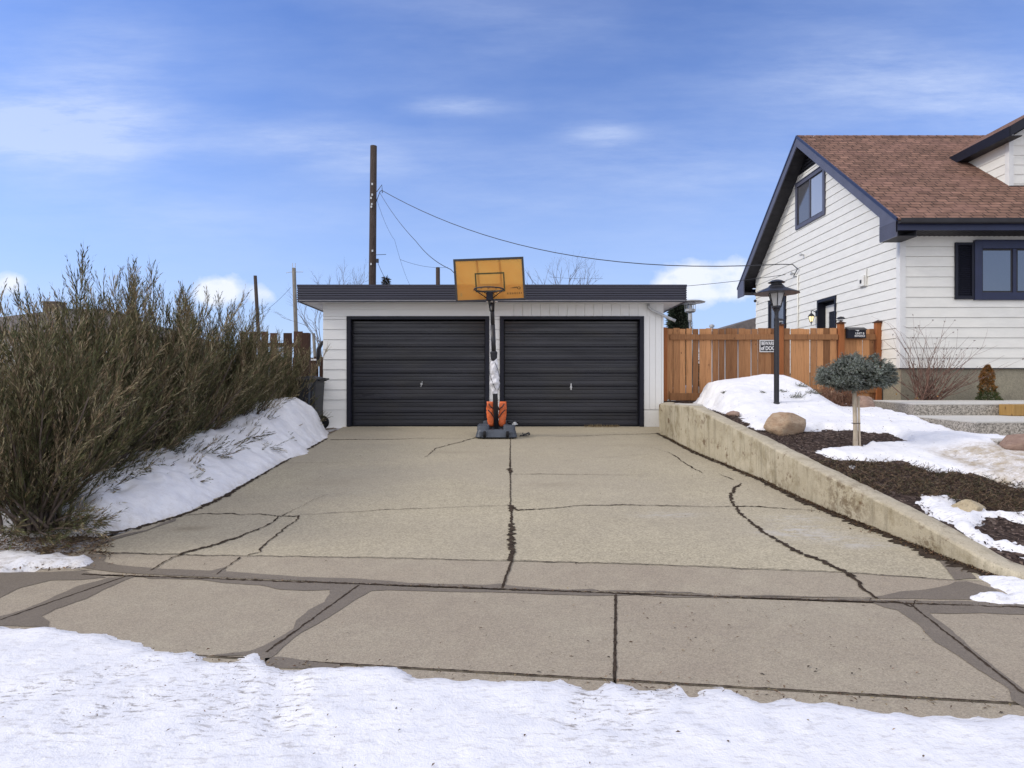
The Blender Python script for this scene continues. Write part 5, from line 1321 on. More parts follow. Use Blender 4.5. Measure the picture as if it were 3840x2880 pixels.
# tangle of chain and cable beside the base
def clutter(name, label, cat, seed, c0, n, r_, m, th):
    q = random.Random(seed); mb = MB(); pts = []
    for i in range(n):
        a = i*.9+q.random(); rr = r_*q.uniform(.35,1); pts.append((rr*math.cos(a), rr*math.sin(a)*.8, th+abs(q.gauss(0,.035))))
    P = []
    for i in range(len(pts)-3):
        for k in range(5):
            t = k/5; p = [Vector(x) for x in pts[i:i+4]]
            P.append(.5*((2*p[1])+(p[2]-p[0])*t+(2*p[0]-5*p[1]+4*p[2]-p[3])*t*t+(3*p[1]-p[0]-3*p[2]+p[3])*t**3))
    mb.tube(P, th, 6); o = mb.build(name, m, None, smooth=True); o.location = c0; return tag(o, label, cat)
clutter('cable', 'loose black cable coiled on the driveway right of the hoop base', 'cable', 4, (HX+.52, HYY-.12, zg(0,11.1)), 16, .12, M['wire'], .007)
clutter('ratchet_strap', 'crumpled dark strap lying over the right corner of the hoop base', 'strap', 9, (HX+.29, HYY-.05, hz0+.20), 22, .13, M['black_plastic'], .013)
mb = MB(); mb.lathe([(.02,0),(.035,.01),(.03,.05),(.012,.06)], (0,0,0), 8); mb.box((-.05,-.02,.01),(.05,.02,.028)); o = mb.build('buckle', M['galv']); o.location = (HX+.33, HYY-.17, hz0+.20); tag(o, 'shiny metal buckle on the dark strap at the hoop base', 'buckle')

# ================================================================ LAMP POST
lx, ly = (2912-CX)*9.8/F_, 9.8
lz = H_-(1539-HY)*9.8/F_
lamp = tag(empty('lamp_post', (lx, ly, lz)), 'black garden lamp post with a wide-brimmed lantern standing in snow', 'lamp post')
k_ = 9.8/F_
mb = MB(); mb.lathe([(.052,-.15),(.052,.115),(.046,.125),(.041,.13)], (0,0,0), 20); mb.lathe([(.040,.10),(.038,1.42),(.040,1.43),(.040,1.455),(.032,1.46),(.030,1.50),(.034,1.56),(.060,1.60)], (0,0,0), 20); mb.build('post', M['black_metal'], lamp, smooth=False)
zl0 = (1539-1148)*k_; zl1 = (1539-1096)*k_
mb = MB(); n = 6; rb, rt = .072, .128
mb.lathe([(.03,zl0-.06),(.070,zl0-.03),(.078,zl0-.02),(.078,zl0),(.02,zl0+.005)], (0,0,0), n, R(15))
for k in range(n):
    a = R(15)+2*math.pi*k/n; mb.tube([(rb*math.cos(a),rb*math.sin(a),zl0),(rt*math.cos(a),rt*math.sin(a),zl1)], .0075, 5)
mb.lathe([(rt+.004,zl1-.008),(rt+.004,zl1+.004),(.02,zl1+.006)], (0,0,0), n, R(15))
mb.build('lantern_frame', M['black_metal'], lamp)
mb = MB(); mb.lathe([(rb-.004,zl0+.004),(rt-.006,zl1-.002)], (0,0,0), n, R(15)); mb.build('lantern_glass', M['frosted'], lamp)
mb = MB()
mb.lathe([(.345,zl1-.022),(.348,zl1-.016),(.135,zl1+.075),(.095,zl1+.12),(.082,zl1+.125)], (0,0,0), n*2, R(15)); mb.lathe([(.30,zl1-.020),(.345,zl1-.0225)], (0,0,0), n*2, R(15))
mb.lathe([(.082,zl1+.12),(.082,zl1+.145),(.02,zl1+.15)], (0,0,0), n*2, R(15)); mb.lathe([(.128,zl1+.150),(.130,zl1+.155),(.070,zl1+.19),(.02,zl1+.20)], (0,0,0), n*2, R(15))
mb.build('lantern_roof', M['black_metal'], lamp)

# ================================================================ ROCKS
def rock(name, c, size, m, label, seed, sub=4):
    bm = bmesh.new(); bmesh.ops.create_icosphere(bm, subdivisions=sub, radius=1)
    for v in bm.verts:
        p = v.co.copy(); q = 1+.22*noise.noise(p*1.1+Vector((seed,0,0)))+.10*noise.noise(p*2.6+Vector((0,seed,0)))+.03*noise.noise(p*8)
        # chip flat facets
        for k in range(11):
            d = Vector((math.sin(seed*3+k*2.1), math.cos(seed*5+k*1.7), math.sin(seed+k*2.9))).normalized(); t = p.dot(d)*q
            if t > .74: q *= lerp(1, .74/t, .92)
        v.co = Vector((p.x*q*size[0], p.y*q*size[1], p.z*q*size[2]))
    me = bpy.data.meshes.new(name); bm.to_mesh(me); bm.free(); me.materials.append(m); o = bpy.data.objects.new(name, me); COL.objects.link(o); o.location = c
    me.shade_smooth(); return tag(o, label, 'boulder')
rx, ry = hit(2966, 1630, zy); rock('boulder', (rx, ry+.17, zy(rx,ry)+.10), (.315,.24,.20), M['rock_tan'], 'large tan boulder on the mulch in front of the lamp post', 2.3)
rock('boulder', (5.72, 6.9, .77), (.30,.22,.115), M['rock_pink'], 'flat pink boulder below the lowest concrete landing', 5.1)
rx, ry = hit(3660, 1932, zy); rock('boulder', (rx, ry+.10, zy(rx,ry)+.035), (.165,.12,.09), M['rock_yellow'], 'small pale yellow rock in the snow beside the retaining wall', 7.7)
rx, ry = 5.85, 11.3; rock('boulder', (rx, ry, 1.20), (.23,.2,.15), M['rock_tan'], 'tan rock behind the low red bush at the gate', 3.4)
rx, ry = 6.04, 10.6; rock('boulder', (rx, ry, 1.10), (.20,.2,.16), M['rock_pink'], 'reddish rock right of the low red bush under the spruce', 9.2)
rx, ry = hit(2750, 1560, zy); rock('boulder', (rx+.02, ry+.05, zy(rx,ry)+.02), (.12,.09,.06), M['rock_pink'], 'small brown stone on the mulch against the retaining wall', 1.2, 3)

# ================================================================ FOLIAGE TOOLS
class Leaf:
    """many thin pointed slivers collected in one mesh, with a colour each"""
    def __init__(s): s.v = []; s.c = []; s.q = 0
    def sliver(s, p, d, w_, col, side=None):
        sd_ = side or Vector((rnd.gauss(0,1), rnd.gauss(0,1), rnd.gauss(0,1))).cross(d)
        if sd_.length < 1e-6: return
        sd_ = sd_.normalized()*w_*.5; m_ = p+d*.45
        s.v += [tuple(p), tuple(m_+sd_), tuple(p+d), tuple(m_-sd_)]; s.c += [(*col,1)]*4
    def build(s, name, parent=None, extra=None):
        mb = MB(); mb.v = s.v; n = len(s.v)//4; mb.f = [(4*i,4*i+1,4*i+2,4*i+3) for i in range(n)]; mb.c = s.c
        return mb.build(name, M['foliage'], parent)
def vary(c, a, r=rnd):
    k = 1+r.uniform(-a, a); return tuple(max(0, x*k*(1+r.uniform(-.08,.08))) for x in c)

# ---- junipers
def juniper(seed, h, lean, low=10, nm=95, spread=1.0):
    r = random.Random(seed); L = Leaf(); st = MB()
    greens = [(.060,.062,.026),(.095,.095,.042),(.145,.135,.066),(.085,.088,.046)]; tans = [(.27,.22,.13),(.34,.285,.18),(.20,.15,.09)]
    for i in range(nm+low):
        lowb = i >= nm
        az = r.uniform(0, 2*math.pi); 
        if lowb: el = R(r.uniform(20, 58)); ln = r.uniform(.5, .95)*spread; az = r.uniform(-2.4, 1.4)
        if i >= nm+low-7: el = R(r.uniform(6, 20)); ln = r.uniform(.85, 1.25); az = r.uniform(-1.1, .5)
        else:
            tilt = abs(r.gauss(0, .42)); tilt = min(tilt, 1.15); el = math.pi/2-tilt; ln = h*(1.0-.38*tilt)*(r.uniform(.58, .98) if r.random() < .86 else r.uniform(1.0, 1.14))
        d = Vector((math.cos(az)*math.cos(el)*spread+lean[0]*(0 if lowb else 1), math.sin(az)*math.cos(el)*spread+lean[1], math.sin(el))).normalized()
        b0_ = Vector((r.gauss(0,.10), r.gauss(0,.10), 0)); bend = Vector((r.gauss(0,.10), r.gauss(0,.10), .28 if not lowb else r.uniform(-.12,.10)))
        pts = []; p = b0_.copy(); dd = d.copy(); N = 12
        for k in range(N+1):
            pts.append(p.copy()); dd = (dd+bend*(1/N)+Vector((r.gauss(0,.05), r.gauss(0,.05), r.gauss(0,.03)))).normalized(); p = p+dd*(ln/N)
        if r.random() < .45 or lowb: st.tube(pts[:9], [.017*(1-k/10)+.003 for k in range(9)], 5, caps=False)
        tone = r.random(); tan_b = tone > .74; up = r.uniform(.0,.25)
        ns = int(ln*24)
        for s_ in range(ns):
            t = lerp(.10 if not lowb else .22, 1.0, (s_+r.random())/ns); f = t*N; k = min(N-1, int(f)); p = pts[k].lerp(pts[k+1], f-k); ax = (pts[k+1]-pts[k]).normalized()
            q = Vector((r.gauss(0,1), r.gauss(0,1), r.gauss(0,1))); q = (q-ax*q.dot(ax)).normalized()
            sl_ = r.uniform(.14,.38)*(1.12-.5*t)*1.15; sd_ = (ax*r.uniform(.85,1.3)+q*.50+Vector((lean[0]*.25,lean[1]*.25,.12))).normalized()
            out = min(1, (p.xy-b0_.xy).length/.7)
            basec = r.choice(tans) if (tan_b and r.random() < .75) or r.random() < .17 else r.choice(greens)
            nt_ = int(sl_*50)
            for j in range(nt_):
                tt = (j+.5)/nt_; pq = p+sd_*(sl_*tt)+Vector((0,0,.02*tt*tt)); q2 = Vector((r.gauss(0,1), r.gauss(0,1), r.gauss(0,1))); q2 = (q2-sd_*q2.dot(sd_)).normalized()
                dl = (sd_*1.0+q2*.38).normalized()*r.uniform(.045,.095)*(1.1-.4*tt)
                L.sliver(pq, dl, r.uniform(.006,.011), vary(basec, .34, r), q2.cross(dl))
            L.sliver(p, sd_*sl_, .006, vary((.12,.085,.055), .2, r), q.cross(sd_))
        # wispy leader
        L.sliver(pts[-2], (pts[-1]-pts[-2])*1.9, .007, vary((.14,.11,.065), .2, r), Vector((1,0,0)))
    return L, st
plants = [(-4.30,5.62,1.86,(.04,.05),1.0), (-4.75,6.75,2.28,(.10,.02),1.0), (-4.70,7.85,2.34,(.12,.0),1.0), (-4.72,8.95,2.22,(.14,.0),1.0), (-4.62,10.0,2.08,(.14,0),1.0), (-4.60,11.05,1.80,(.15,0),1.0), (-5.55,6.1,1.80,(-.02,0),1.0), (-5.75,7.6,1.95,(.05,0),1.0), (-4.35,11.75,1.72,(.18,0),1.0)]
jl_ = ['tall olive juniper nearest the sidewalk with bare stems at its foot', 'tallest juniper of the hedge, second from the sidewalk', 'third juniper of the hedge from the sidewalk, leaning over the snow bank', 'fourth juniper of the hedge from the sidewalk', 'fifth juniper from the sidewalk, before the white cloud', 'sixth juniper from the sidewalk, left of the brown fence', 'juniper at the far left edge behind the nearest one', 'juniper in the back row in front of the neighbouring roof', 'small juniper leaning over the far end of the snow bank']
protos = []
for v_ in range(3):
    L, st = juniper(100+v_, 2.3, (.10,.0), low=28, nm=96)
    protos.append((L, st))
pm = []
for i, (x, y, h, ln_, sp_) in enumerate(plants):
    k = i % 3
    root = tag(empty('juniper', (x, y, zg(x, y)+.04)), jl_[i], 'juniper', 'junipers in the hedge along the driveway')
    if i < 3:
        fo = protos[k][0].build('foliage', root); sb_ = protos[k][1].build('stem', M['bark'], root, smooth=True); pm.append((fo, sb_))
    else:
        for q in pm[k]:
            c = q.copy(); COL.objects.link(c); c.parent = root
    s_ = h/2.3*(1.06 if i != 5 and i != 8 else 1); root.scale = (s_*1.0, s_*1.0, s_); root.rotation_euler = (0,0,(-.25,.1,.0,.35,-.3,-.5,.3,.9,.2)[i])

# ---- litter below the junipers and along the wall
def litter(name, pts_fn, n, cols, s0, s1, zf, kind='stuff', label=None, flat=.35):
    mb = MB(); mb.c = []
    for i in range(n):
        x, y = pts_fn(); 
        if x is None: continue
        z = zf(x, y)+rnd.uniform(.004,.014); a = rnd.uniform(0, 2*math.pi); l = rnd.uniform(s0, s1); w_ = l*rnd.uniform(.12,.5); e = rnd.gauss(0, flat)
        d = Vector((math.cos(a), math.sin(a), e)).normalized()*l; q = Vector((-math.sin(a), math.cos(a), rnd.gauss(0,flat))).normalized()*w_*.5
        p = Vector((x, y, z)); b_ = len(mb.v); m_ = p+d*.5+Vector((0,0,l*.12)); mb.v += [tuple(p), tuple(m_+q), tuple(p+d), tuple(m_-q)]; mb.f.append((b_,b_+1,b_+2,b_+3)); c = vary(rnd.choice(cols), .3); mb.c += [(*c,1)]*4
    o = mb.build(name, M['foliage']); return tag(o, label, None, None, kind)
soilc = [(.10,.06,.035),(.15,.10,.06),(.06,.04,.028),(.22,.16,.10),(.26,.19,.11)]
def leftpts():
    if rnd.random() < .75:
        x, y = hit(rnd.uniform(-60,420), rnd.gauss(2040, 28), zg)
    else: x, y = hit(rnd.uniform(-60,350), rnd.uniform(2000,2140), zg)
    return (x, y)
litter('leaf_litter', leftpts, 2600, soilc, .01, .045, lambda x, y: zg(x,y)+.0)
def wallpts():
    i = rnd.random(); y = 11.2-(11.2-4.35)*i; wdt = interp(y, [(4.3,.16),(5.2,.10),(5.6,.17),(6.3,.10),(7.5,.09),(9,.05),(11.3,.06)]); wdt *= .5+.8*abs(noise.noise(Vector((y*3,0,0))))*2
    return (wallx(y)-abs(rnd.gauss(0, .5))*wdt+.01, y)
litter('leaf_litter', wallpts, 5200, [(.085,.05,.03),(.13,.08,.045),(.05,.03,.02),(.18,.12,.07)], .008, .035, zg)
def crackpts():
    x = rnd.uniform(-2.9, 3.6); return (x, ysw(x)+rnd.gauss(0,.012))
litter('leaf_litter', crackpts, 700, soilc, .005, .02, lambda x, y: .003)
def drivepts():
    if rnd.random() < .5: x = rnd.uniform(-3,3.4); y = rnd.uniform(3.1,11)
    else: x = rnd.gauss(1.3,.6); y = rnd.uniform(2.7,4.0)
    return (x, y)
litter('twig_litter', drivepts, 420, soilc+[(.03,.025,.02)], .006, .028, lambda x, y: zg(x,y)-.002, flat=.1)
def edgepts():
    x = rnd.uniform(-3.2,3.2); return (x, ynear(x)-.05+rnd.gauss(0,.045))
litter('twig_litter', edgepts, 500, soilc, .006, .03, lambda x, y: 0.0, flat=.15)
def tracks():
    rt = rnd.choice(ruts); a, b_ = rnd.choice(list(zip(rt, rt[1:]))); t = rnd.random(); return (lerp(a[0],b_[0],t)+rnd.gauss(0,.07), lerp(a[1],b_[1],t)+rnd.gauss(0,.05))
litter('twig_litter', lambda: (rnd.uniform(-2.5,2.5), rnd.uniform(2.2,2.85)), 90, soilc, .004, .022, lambda x, y: .030, flat=.15)
litter('twig_litter', tracks, 420, soilc, .003, .016, lambda x, y: .018 if y < ynear(x)-.12 else -1, flat=.1)
# bark chips over the garden bed
def in_poly(x, y, poly):
    c = False
    for (ax, ay), (bx, by) in zip(poly, poly[1:]+poly[:1]):
        if (ay > y) != (by > y) and x < (bx-ax)*(y-ay)/(by-ay)+ax: c = not c
    return c
chips = [(.040,.026,.022),(.075,.050,.040),(.028,.020,.018),(.11,.080,.065),(.15,.115,.095)]
def bedpts():
    y = rnd.uniform(4.3, 12.2)**1.0; x = wallx(y)+.20+abs(rnd.gauss(0, 1.6)); 
    if in_poly(x, y, g1) : return (None, None)
    return (x, y)
litter('bark_chips', bedpts, 15000, chips, .012, .045, zy, flat=.4)
litter('snow_specks', lambda: (lambda y: (wallx(y)+rnd.uniform(.3,3.2), y))(rnd.uniform(5,11)), 900, soilc, .006, .028, lambda x, y: zy(x,y)+.085+mound(x,y), flat=.2)

# dead creeping ground cover across the lower bed
def covpts():
    for _ in range(20):
        t = rnd.random(); px = lerp(2880, 3900, t); c_ = interp(px, [(2880,1742),(3000,1765),(3200,1790),(3400,1805),(3600,1835),(3900,1900)]); hw_ = interp(px, [(2880,14),(3050,40),(3300,62),(3500,50),(3900,62)])
        x, y = hit(px, c_+rnd.uniform(-1,1)*hw_, zy)
        if x > wallx(y)+.24: return x, y
    return x, y
L = Leaf(); st = MB()
gc = [(.13,.088,.058),(.085,.062,.042),(.17,.125,.085),(.075,.068,.040),(.060,.040,.032)]
for i in range(1500):
    x, y = covpts(); p = Vector((x, y, zy(x,y)+.005)); a = rnd.uniform(0, 6.28); d = Vector((math.cos(a), math.sin(a), rnd.uniform(.15,.8))).normalized(); ln_ = rnd.uniform(.06,.15); c = rnd.choice(gc)
    for j in range(13):
        t = (j+rnd.random())/13; q = Vector((rnd.gauss(0,1),rnd.gauss(0,1),rnd.gauss(0,.8))); q = (q-d*q.dot(d)).normalized(); dl = (d+q*.9).normalized()*rnd.uniform(.012,.030); L.sliver(p+d*ln_*t, dl, .0055, vary(c,.3), q.cross(dl))
    L.sliver(p, d*ln_, .005, vary(c,.2))
tag(L.build('creeping_ground_cover'), kind='stuff')

# ---- blue spruce on a stem
sx0, sy0 = hit(3207, 1680, zy); sz0 = zy(sx0, sy0); kk = sy0/F_
spr = tag(empty('dwarf_spruce', (sx0, sy0, sz0)), 'blue dwarf spruce grafted on a thin pale stem in the mulch bed', 'spruce')
mb = MB(); hstem = (1680-1440)*kk; mb.tube([(0,0,-.05),(.004,0,.2),(-.004,0,.45),(-.012,.0,hstem)], [.031,.026,.024,.024], 10); mb.build('trunk', M['bark_pale'], spr, smooth=True)
mb = MB(); mb.tube([(.052,-.01,-.05),(.030,-.015,.62)], .013, 8); mb.build('stake', M['bark_pale'], spr, smooth=True)
mb = MB(); mb.tube([(.06*math.cos(a*.5)*.8+.01,.045*math.sin(a*.5),.30) for a in range(14)], .004, 4); mb.build('tie', M['rubber'], spr)
L = Leaf(); br_ = MB(); r = random.Random(5)
def sp_top(px): return interp(px, [(3058,1410),(3075,1372),(3120,1352),(3150,1350),(3165,1332),(3195,1326),(3240,1323),(3270,1332),(3285,1352),(3320,1360),(3345,1392),(3350,1415)])
def sp_bot(px): return interp(px, [(3058,1420),(3080,1438),(3130,1445),(3160,1462),(3200,1466),(3240,1462),(3270,1448),(3310,1452),(3335,1432),(3350,1420)])
cnt = 0
clumps = []
while len(clumps) < 58:
    px = r.uniform(3066, 3342); q = ((px-3205)*kk, r.uniform(-.36,.36))
    if (q[0]/.46)**2+(q[1]/.40)**2 < 1 and all(math.dist(q, c[:2]) > .07 for c in clumps): clumps.append((*q, r.choice((-.85,-.5,0,.4,.8,1.0)), r.uniform(.7,1.3)))
    elif r.random() < .002: clumps.append((*q, r.uniform(-.55,1.0), 1.0))
while cnt < 1250:
    ck = r.choice(clumps); X = ck[0]+r.gauss(0,.042); Yq = ck[1]+r.gauss(0,.042); px = 3205+X/kk
    if not 3050 < px < 3358: continue
    if (X/.47)**2+(Yq/.42)**2 > 1: continue
    edge = math.sqrt((X/.47)**2+(Yq/.42)**2); zt2 = (1680-sp_top(px))*kk; zb2 = (1680-sp_bot(px))*kk
    m_ = (zt2+zb2)/2; hh_ = (zt2-zb2)/2*math.sqrt(max(.05, 1-(Yq/.42)**2*.8)); 
    dq = math.hypot(X-ck[0], Yq-ck[1])/.05; v_ = max(-1, min(1.12, ck[2]+r.uniform(-.30,.22)-.22*dq)) if r.random() < .8 else r.uniform(-.9,.3); z = m_+hh_*v_
    z += .03*noise.noise(Vector((X*9, Yq*9, 1)))
    tip = Vector((X, Yq, z)); c0_ = Vector((0,0,hstem+.04)); dirn = (tip-c0_); dirn.z *= .5; dirn = dirn.normalized()
    base_ = tip-dirn*r.uniform(.07,.13); br_.tube([c0_.lerp(base_, .3), base_], .004, 4, caps=False) if r.random() < .35 else None
    subs = [(base_, tip)]
    for k in range(r.choice((2,3,3,4))):
        q = Vector((r.gauss(0,1),r.gauss(0,1),r.gauss(0,.5))); q = (q-dirn*q.dot(dirn)).normalized(); s0_ = base_.lerp(tip, r.uniform(.1,.6)); subs.append((s0_, s0_+(dirn*.8+q*.8).normalized()*r.uniform(.05,.085)))
    for a, b_ in subs:
        ax = b_-a; ln_ = ax.length; ax = ax.normalized(); n = int(ln_*520)
        for j in range(n):
            t = (j+r.random())/n; q = Vector((r.gauss(0,1),r.gauss(0,1),r.gauss(0,1)+.35)); q = (q-ax*q.dot(ax)).normalized(); dl = (ax*.75+q).normalized()*r.uniform(.014,.022)
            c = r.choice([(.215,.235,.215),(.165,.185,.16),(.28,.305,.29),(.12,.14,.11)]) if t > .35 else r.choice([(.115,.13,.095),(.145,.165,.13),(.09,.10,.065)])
            L.sliver(a+ax*ln_*t, dl, .0042, vary(tuple(q_*ck[3] for q_ in c),.2,r), q.cross(dl))
    cnt += 1
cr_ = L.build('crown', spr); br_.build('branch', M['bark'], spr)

# ---- bare red-stemmed shrub in front of the foundation
def twiggy(mb, p, d, ln_, rad, depth, r, spread=.5, curl=.1, tips=None, segs=5, kids=(2,3)):
    pts = [p.copy()]; dd = d.copy()
    for k in range(segs): dd = (dd+Vector((r.gauss(0,curl),r.gauss(0,curl),r.gauss(0,curl)+.03))).normalized(); pts.append(pts[-1]+dd*ln_/segs)
    mb.tube(pts, [rad*(1-.55*k/segs) for k in range(segs+1)], 5 if rad > .006 else 4, caps=False)
    if depth:
        for k in range(r.randint(*kids)):
            t = r.randint(2, segs); q = Vector((r.gauss(0,1),r.gauss(0,1),r.gauss(0,.6))); q = (q-dd*q.dot(dd)).normalized()
            twiggy(mb, pts[t], (dd+q*spread).normalized(), ln_*r.uniform(.45,.75), rad*.5, depth-1, r, spread, curl, tips, segs, kids)
    elif tips is not None: tips.append((pts[-1], dd))
bs = tag(empty('bare_shrub', ((3482-CX)*11.9/F_, 11.95, 1.04)), 'leafless shrub with many thin red stems before the house foundation', 'shrub')
r = random.Random(21); mb = MB(); tips = []
for i in range(54):
    a = r.uniform(0, 2*math.pi); t = r.uniform(.05,1.0); d = Vector((math.cos(a)*math.sin(t), math.sin(a)*math.sin(t)*.35, math.cos(t))).normalized()
    twiggy(mb, Vector((r.gauss(0,.13), r.gauss(0,.05), 0)), d, r.uniform(.60,1.05), .0095, 2, r, .42, .07, tips, 5, (1,2))
mb.build('stem', M['red_stem'], bs, smooth=True)
L = Leaf()
for p, d in tips:
    if r.random() < .35:
        for k in range(7): L.sliver(p, Vector((r.gauss(0,1),r.gauss(0,1),r.gauss(0,1))).normalized()*.022, .012, vary((.12,.08,.07),.3,r))
for i in range(60):
    p = Vector((r.gauss(0,.28), r.gauss(0,.1), abs(r.gauss(.12,.12)))); L.sliver(p, Vector((r.gauss(0,1),r.gauss(0,1),r.gauss(0,1))).normalized()*.05, .03, vary((.28,.16,.07) if i % 4 == 0 else (.11,.07,.05),.3,r))
tag(L.build('dried_flower_heads', bs), kind='stuff')
# ---- small conifer, rusty on top and green below
cf = tag(empty('dwarf_conifer', ((3704-CX)*11.9/F_, 11.9, 1.06)), 'small conical evergreen, rusty orange above and green at its foot', 'conifer')
L = Leaf(); r = random.Random(33); kq = 11.9/F_
def cfw(z): return interp(z, [(0,.20),(.10,.21),(.20,.16),(.28,.12),(.34,.16),(.40,.10),(.50,.125),(.62,.105),(.70,.06),(.76,.008)])
for i in range(1500):
    z = .76*r.random()**1.1; w_ = cfw(z); a = r.uniform(0, 6.28); rr = w_*math.sqrt(r.uniform(.35,1)); off = interp(z, [(0,.04),(.25,.0),(.4,-.02),(.76,0)]); p = Vector((off+rr*math.cos(a), rr*math.sin(a), z)); d = Vector((math.cos(a)*.7, math.sin(a)*.7, .8)).normalized()
    gr_ = z < .28+r.gauss(0,.06); c = r.choice([(.06,.085,.028),(.085,.10,.035),(.045,.06,.022)]) if gr_ else r.choice([(.27,.125,.035),(.20,.095,.03),(.14,.085,.035)])
    for k in range(9):
        q = Vector((r.gauss(0,1),r.gauss(0,1),r.gauss(0,1))); dl = (d+q*.6).normalized()*r.uniform(.015,.032); L.sliver(p+q*.006, dl, .008, vary(c,.28,r))
L.build('crown', cf); mb = MB(); mb.tube([(0,0,-.05),(0,0,.6)], [.02,.006], 6); mb.build('trunk', M['bark'], cf)
# ---- low red bush by the gate
rx, ry = hit(3160, 1540, zy); lb = tag(empty('low_bush', (rx, ry+.25, zy(rx,ry)+.07)), 'low rounded bush of dense red-brown twigs under the spruce', 'bush')
mb = MB(); r = random.Random(41)
for i in range(240):
    a = r.uniform(0, 6.28); t = abs(r.gauss(0,.6)); d = Vector((math.cos(a)*math.sin(t), math.sin(a)*math.sin(t), math.cos(t)+.12)).normalized(); twiggy(mb, Vector((r.uniform(-.30,.30), r.gauss(0,.10), 0)), d, r.uniform(.17,.33), .0042, 1, r, .5, .12, None, 4, (1,3))
mb.build('stem', M['brown_stem'], lb)
L = Leaf()
for i in range(1500):
    p = Vector((r.uniform(-.38,.38), r.gauss(0,.14), r.uniform(.0,.30))); L.sliver(p, Vector((r.gauss(0,1),r.gauss(0,1),r.gauss(0,1))).normalized()*.022, .012, vary(r.choice([(.17,.08,.055),(.11,.055,.04),(.22,.13,.09)]),.3,r))
L.build('dead_leaves', lb)
# small plants poking from the snow
sprig_l = ['green sprig in the snow mound right of the lamp post', 'small dark sprig in the snow left of the lamp post', 'small sprig in the snow furthest left on the mound', 'little evergreen tuft just right of the lamp post', 'green tuft in the snow against the fence below the gate post', 'pale green clump at the edge of the mound beside the red bush']
for i, (px, py, sz, n) in enumerate(((2992,1490,.12,60),(2858,1475,.05,26),(2720,1473,.045,24),(2935,1470,.05,26),(3005,1450,.09,40),(3050,1475,.10,50))):
    x, y = hit(px, py, lambda x, y: zy(x,y)+mound(x,y)+.06); z = zy(x,y)+mound(x,y)+.05; L = Leaf(); r = random.Random(60+i)
    for k in range(n*6):
        d = Vector((r.gauss(0,1),r.gauss(0,1),abs(r.gauss(.5,.5)))).normalized(); p = d*sz*r.uniform(0,.8)+Vector((r.gauss(0,sz*.5),0,0)); L.sliver(p, d*r.uniform(.02,.045), .007, vary(r.choice([(.07,.085,.05),(.10,.11,.07),(.14,.12,.08)]),.3,r))
    o = L.build('snow_sprig'); o.location = (x, y, z); tag(o, sprig_l[i], 'small plant', 'sprigs poking through the garden snow')

# ================================================================ BACKGROUND
# utility poles
def pole(name, px_top, py_top, px_bot, Y, r0, r1, label, m='bark', zb=.4):
    a = at(px_top, py_top, Y); b_ = at(px_bot, 1215, Y); d = (b_-a); t = (zb-a.z)/d.z; bot = a+d*t
    root = tag(empty(name, bot), label, 'utility pole'); mb = MB(); top = a-bot
    mb.tube([Vector((0,0,0)), top*.5, top], [r1, (r0+r1)/2, r0], 14); mb.build('pole', M[m], root, smooth=True); return root, top
M['pole'] = mat('creosoted_wood', (.050,.036,.030), .3, 9, .9, .1, bs=.5, bscale=40, bd=.01, stretch=(3,3,.3), col2=(.085,.068,.062))
M['pole_pale'] = mat('weathered_pole', (.16,.145,.125), .3, 9, .9, .1, stretch=(3,3,.3), col2=(.25,.23,.20))
up, utop = pole('utility_pole', 1401, 548, 1395, 27, .145, .175, 'tall dark wooden pole rising behind the garage roof', 'pole')
mb = MB()
for py in (690, 730, 742, 765, 775, 940, 990):
    p = at(1394+rnd.uniform(-3,3), py, 26.8)-up.location; mb.box((p.x-.035, p.y-.02, p.z-.05), (p.x+.03, p.y+.02, p.z+.04))
split_islands(mb.build('tag_plate', M['galv'], up))
mb = MB(); p = at(1413, 975, 26.8)-up.location; mb.box((p.x-.02,p.y-.04,p.z-.12),(p.x+.08,p.y+.04,p.z+.05)); mb.tube([(p.x-.1,p.y,p.z+.22),(p.x+.4,p.y,p.z+.24)], .012, 5); mb.tube([(p.x,p.y,p.z+2.95),(p.x+.22,p.y,p.z+3.25),(p.x+.24,p.y,p.z+2.9)], .02, 5); mb.build('bracket', M['black_metal'], up)
p2, t2 = pole('utility_pole', 1102, 1005, 1109, 40, .12, .13, 'pale pole with a thin crossbar left of the garage roof', 'pole_pale')
mb = MB(); q = at(1102, 1020, 40)-p2.location; mb.tube([(q.x-.5,q.y,q.z-.06),(q.x-.2,q.y,q.z),(q.x+.6,q.y,q.z)], .018, 5); q = at(1102,1003,40)-p2.location
for s_ in (-.09,.09): mb.tube([(q.x+s_,q.y,q.z),(q.x+s_,q.y,q.z+.28)], .022, 5)
mb.build('crossbar', M['galv'], p2)
pole('utility_pole', 957, 1034, 967, 50, .13, .17, 'slightly leaning dark pole just right of the white cloud', 'pole')
pole('utility_pole', 1642, 1003, 1643, 45, .15, .17, 'short dark pole left of the amber backboard', 'pole')
pole('utility_pole', 1176, 1250, 1174, 38, .09, .10, 'thin grey pole between the brown fence and the garage', 'pole_pale')
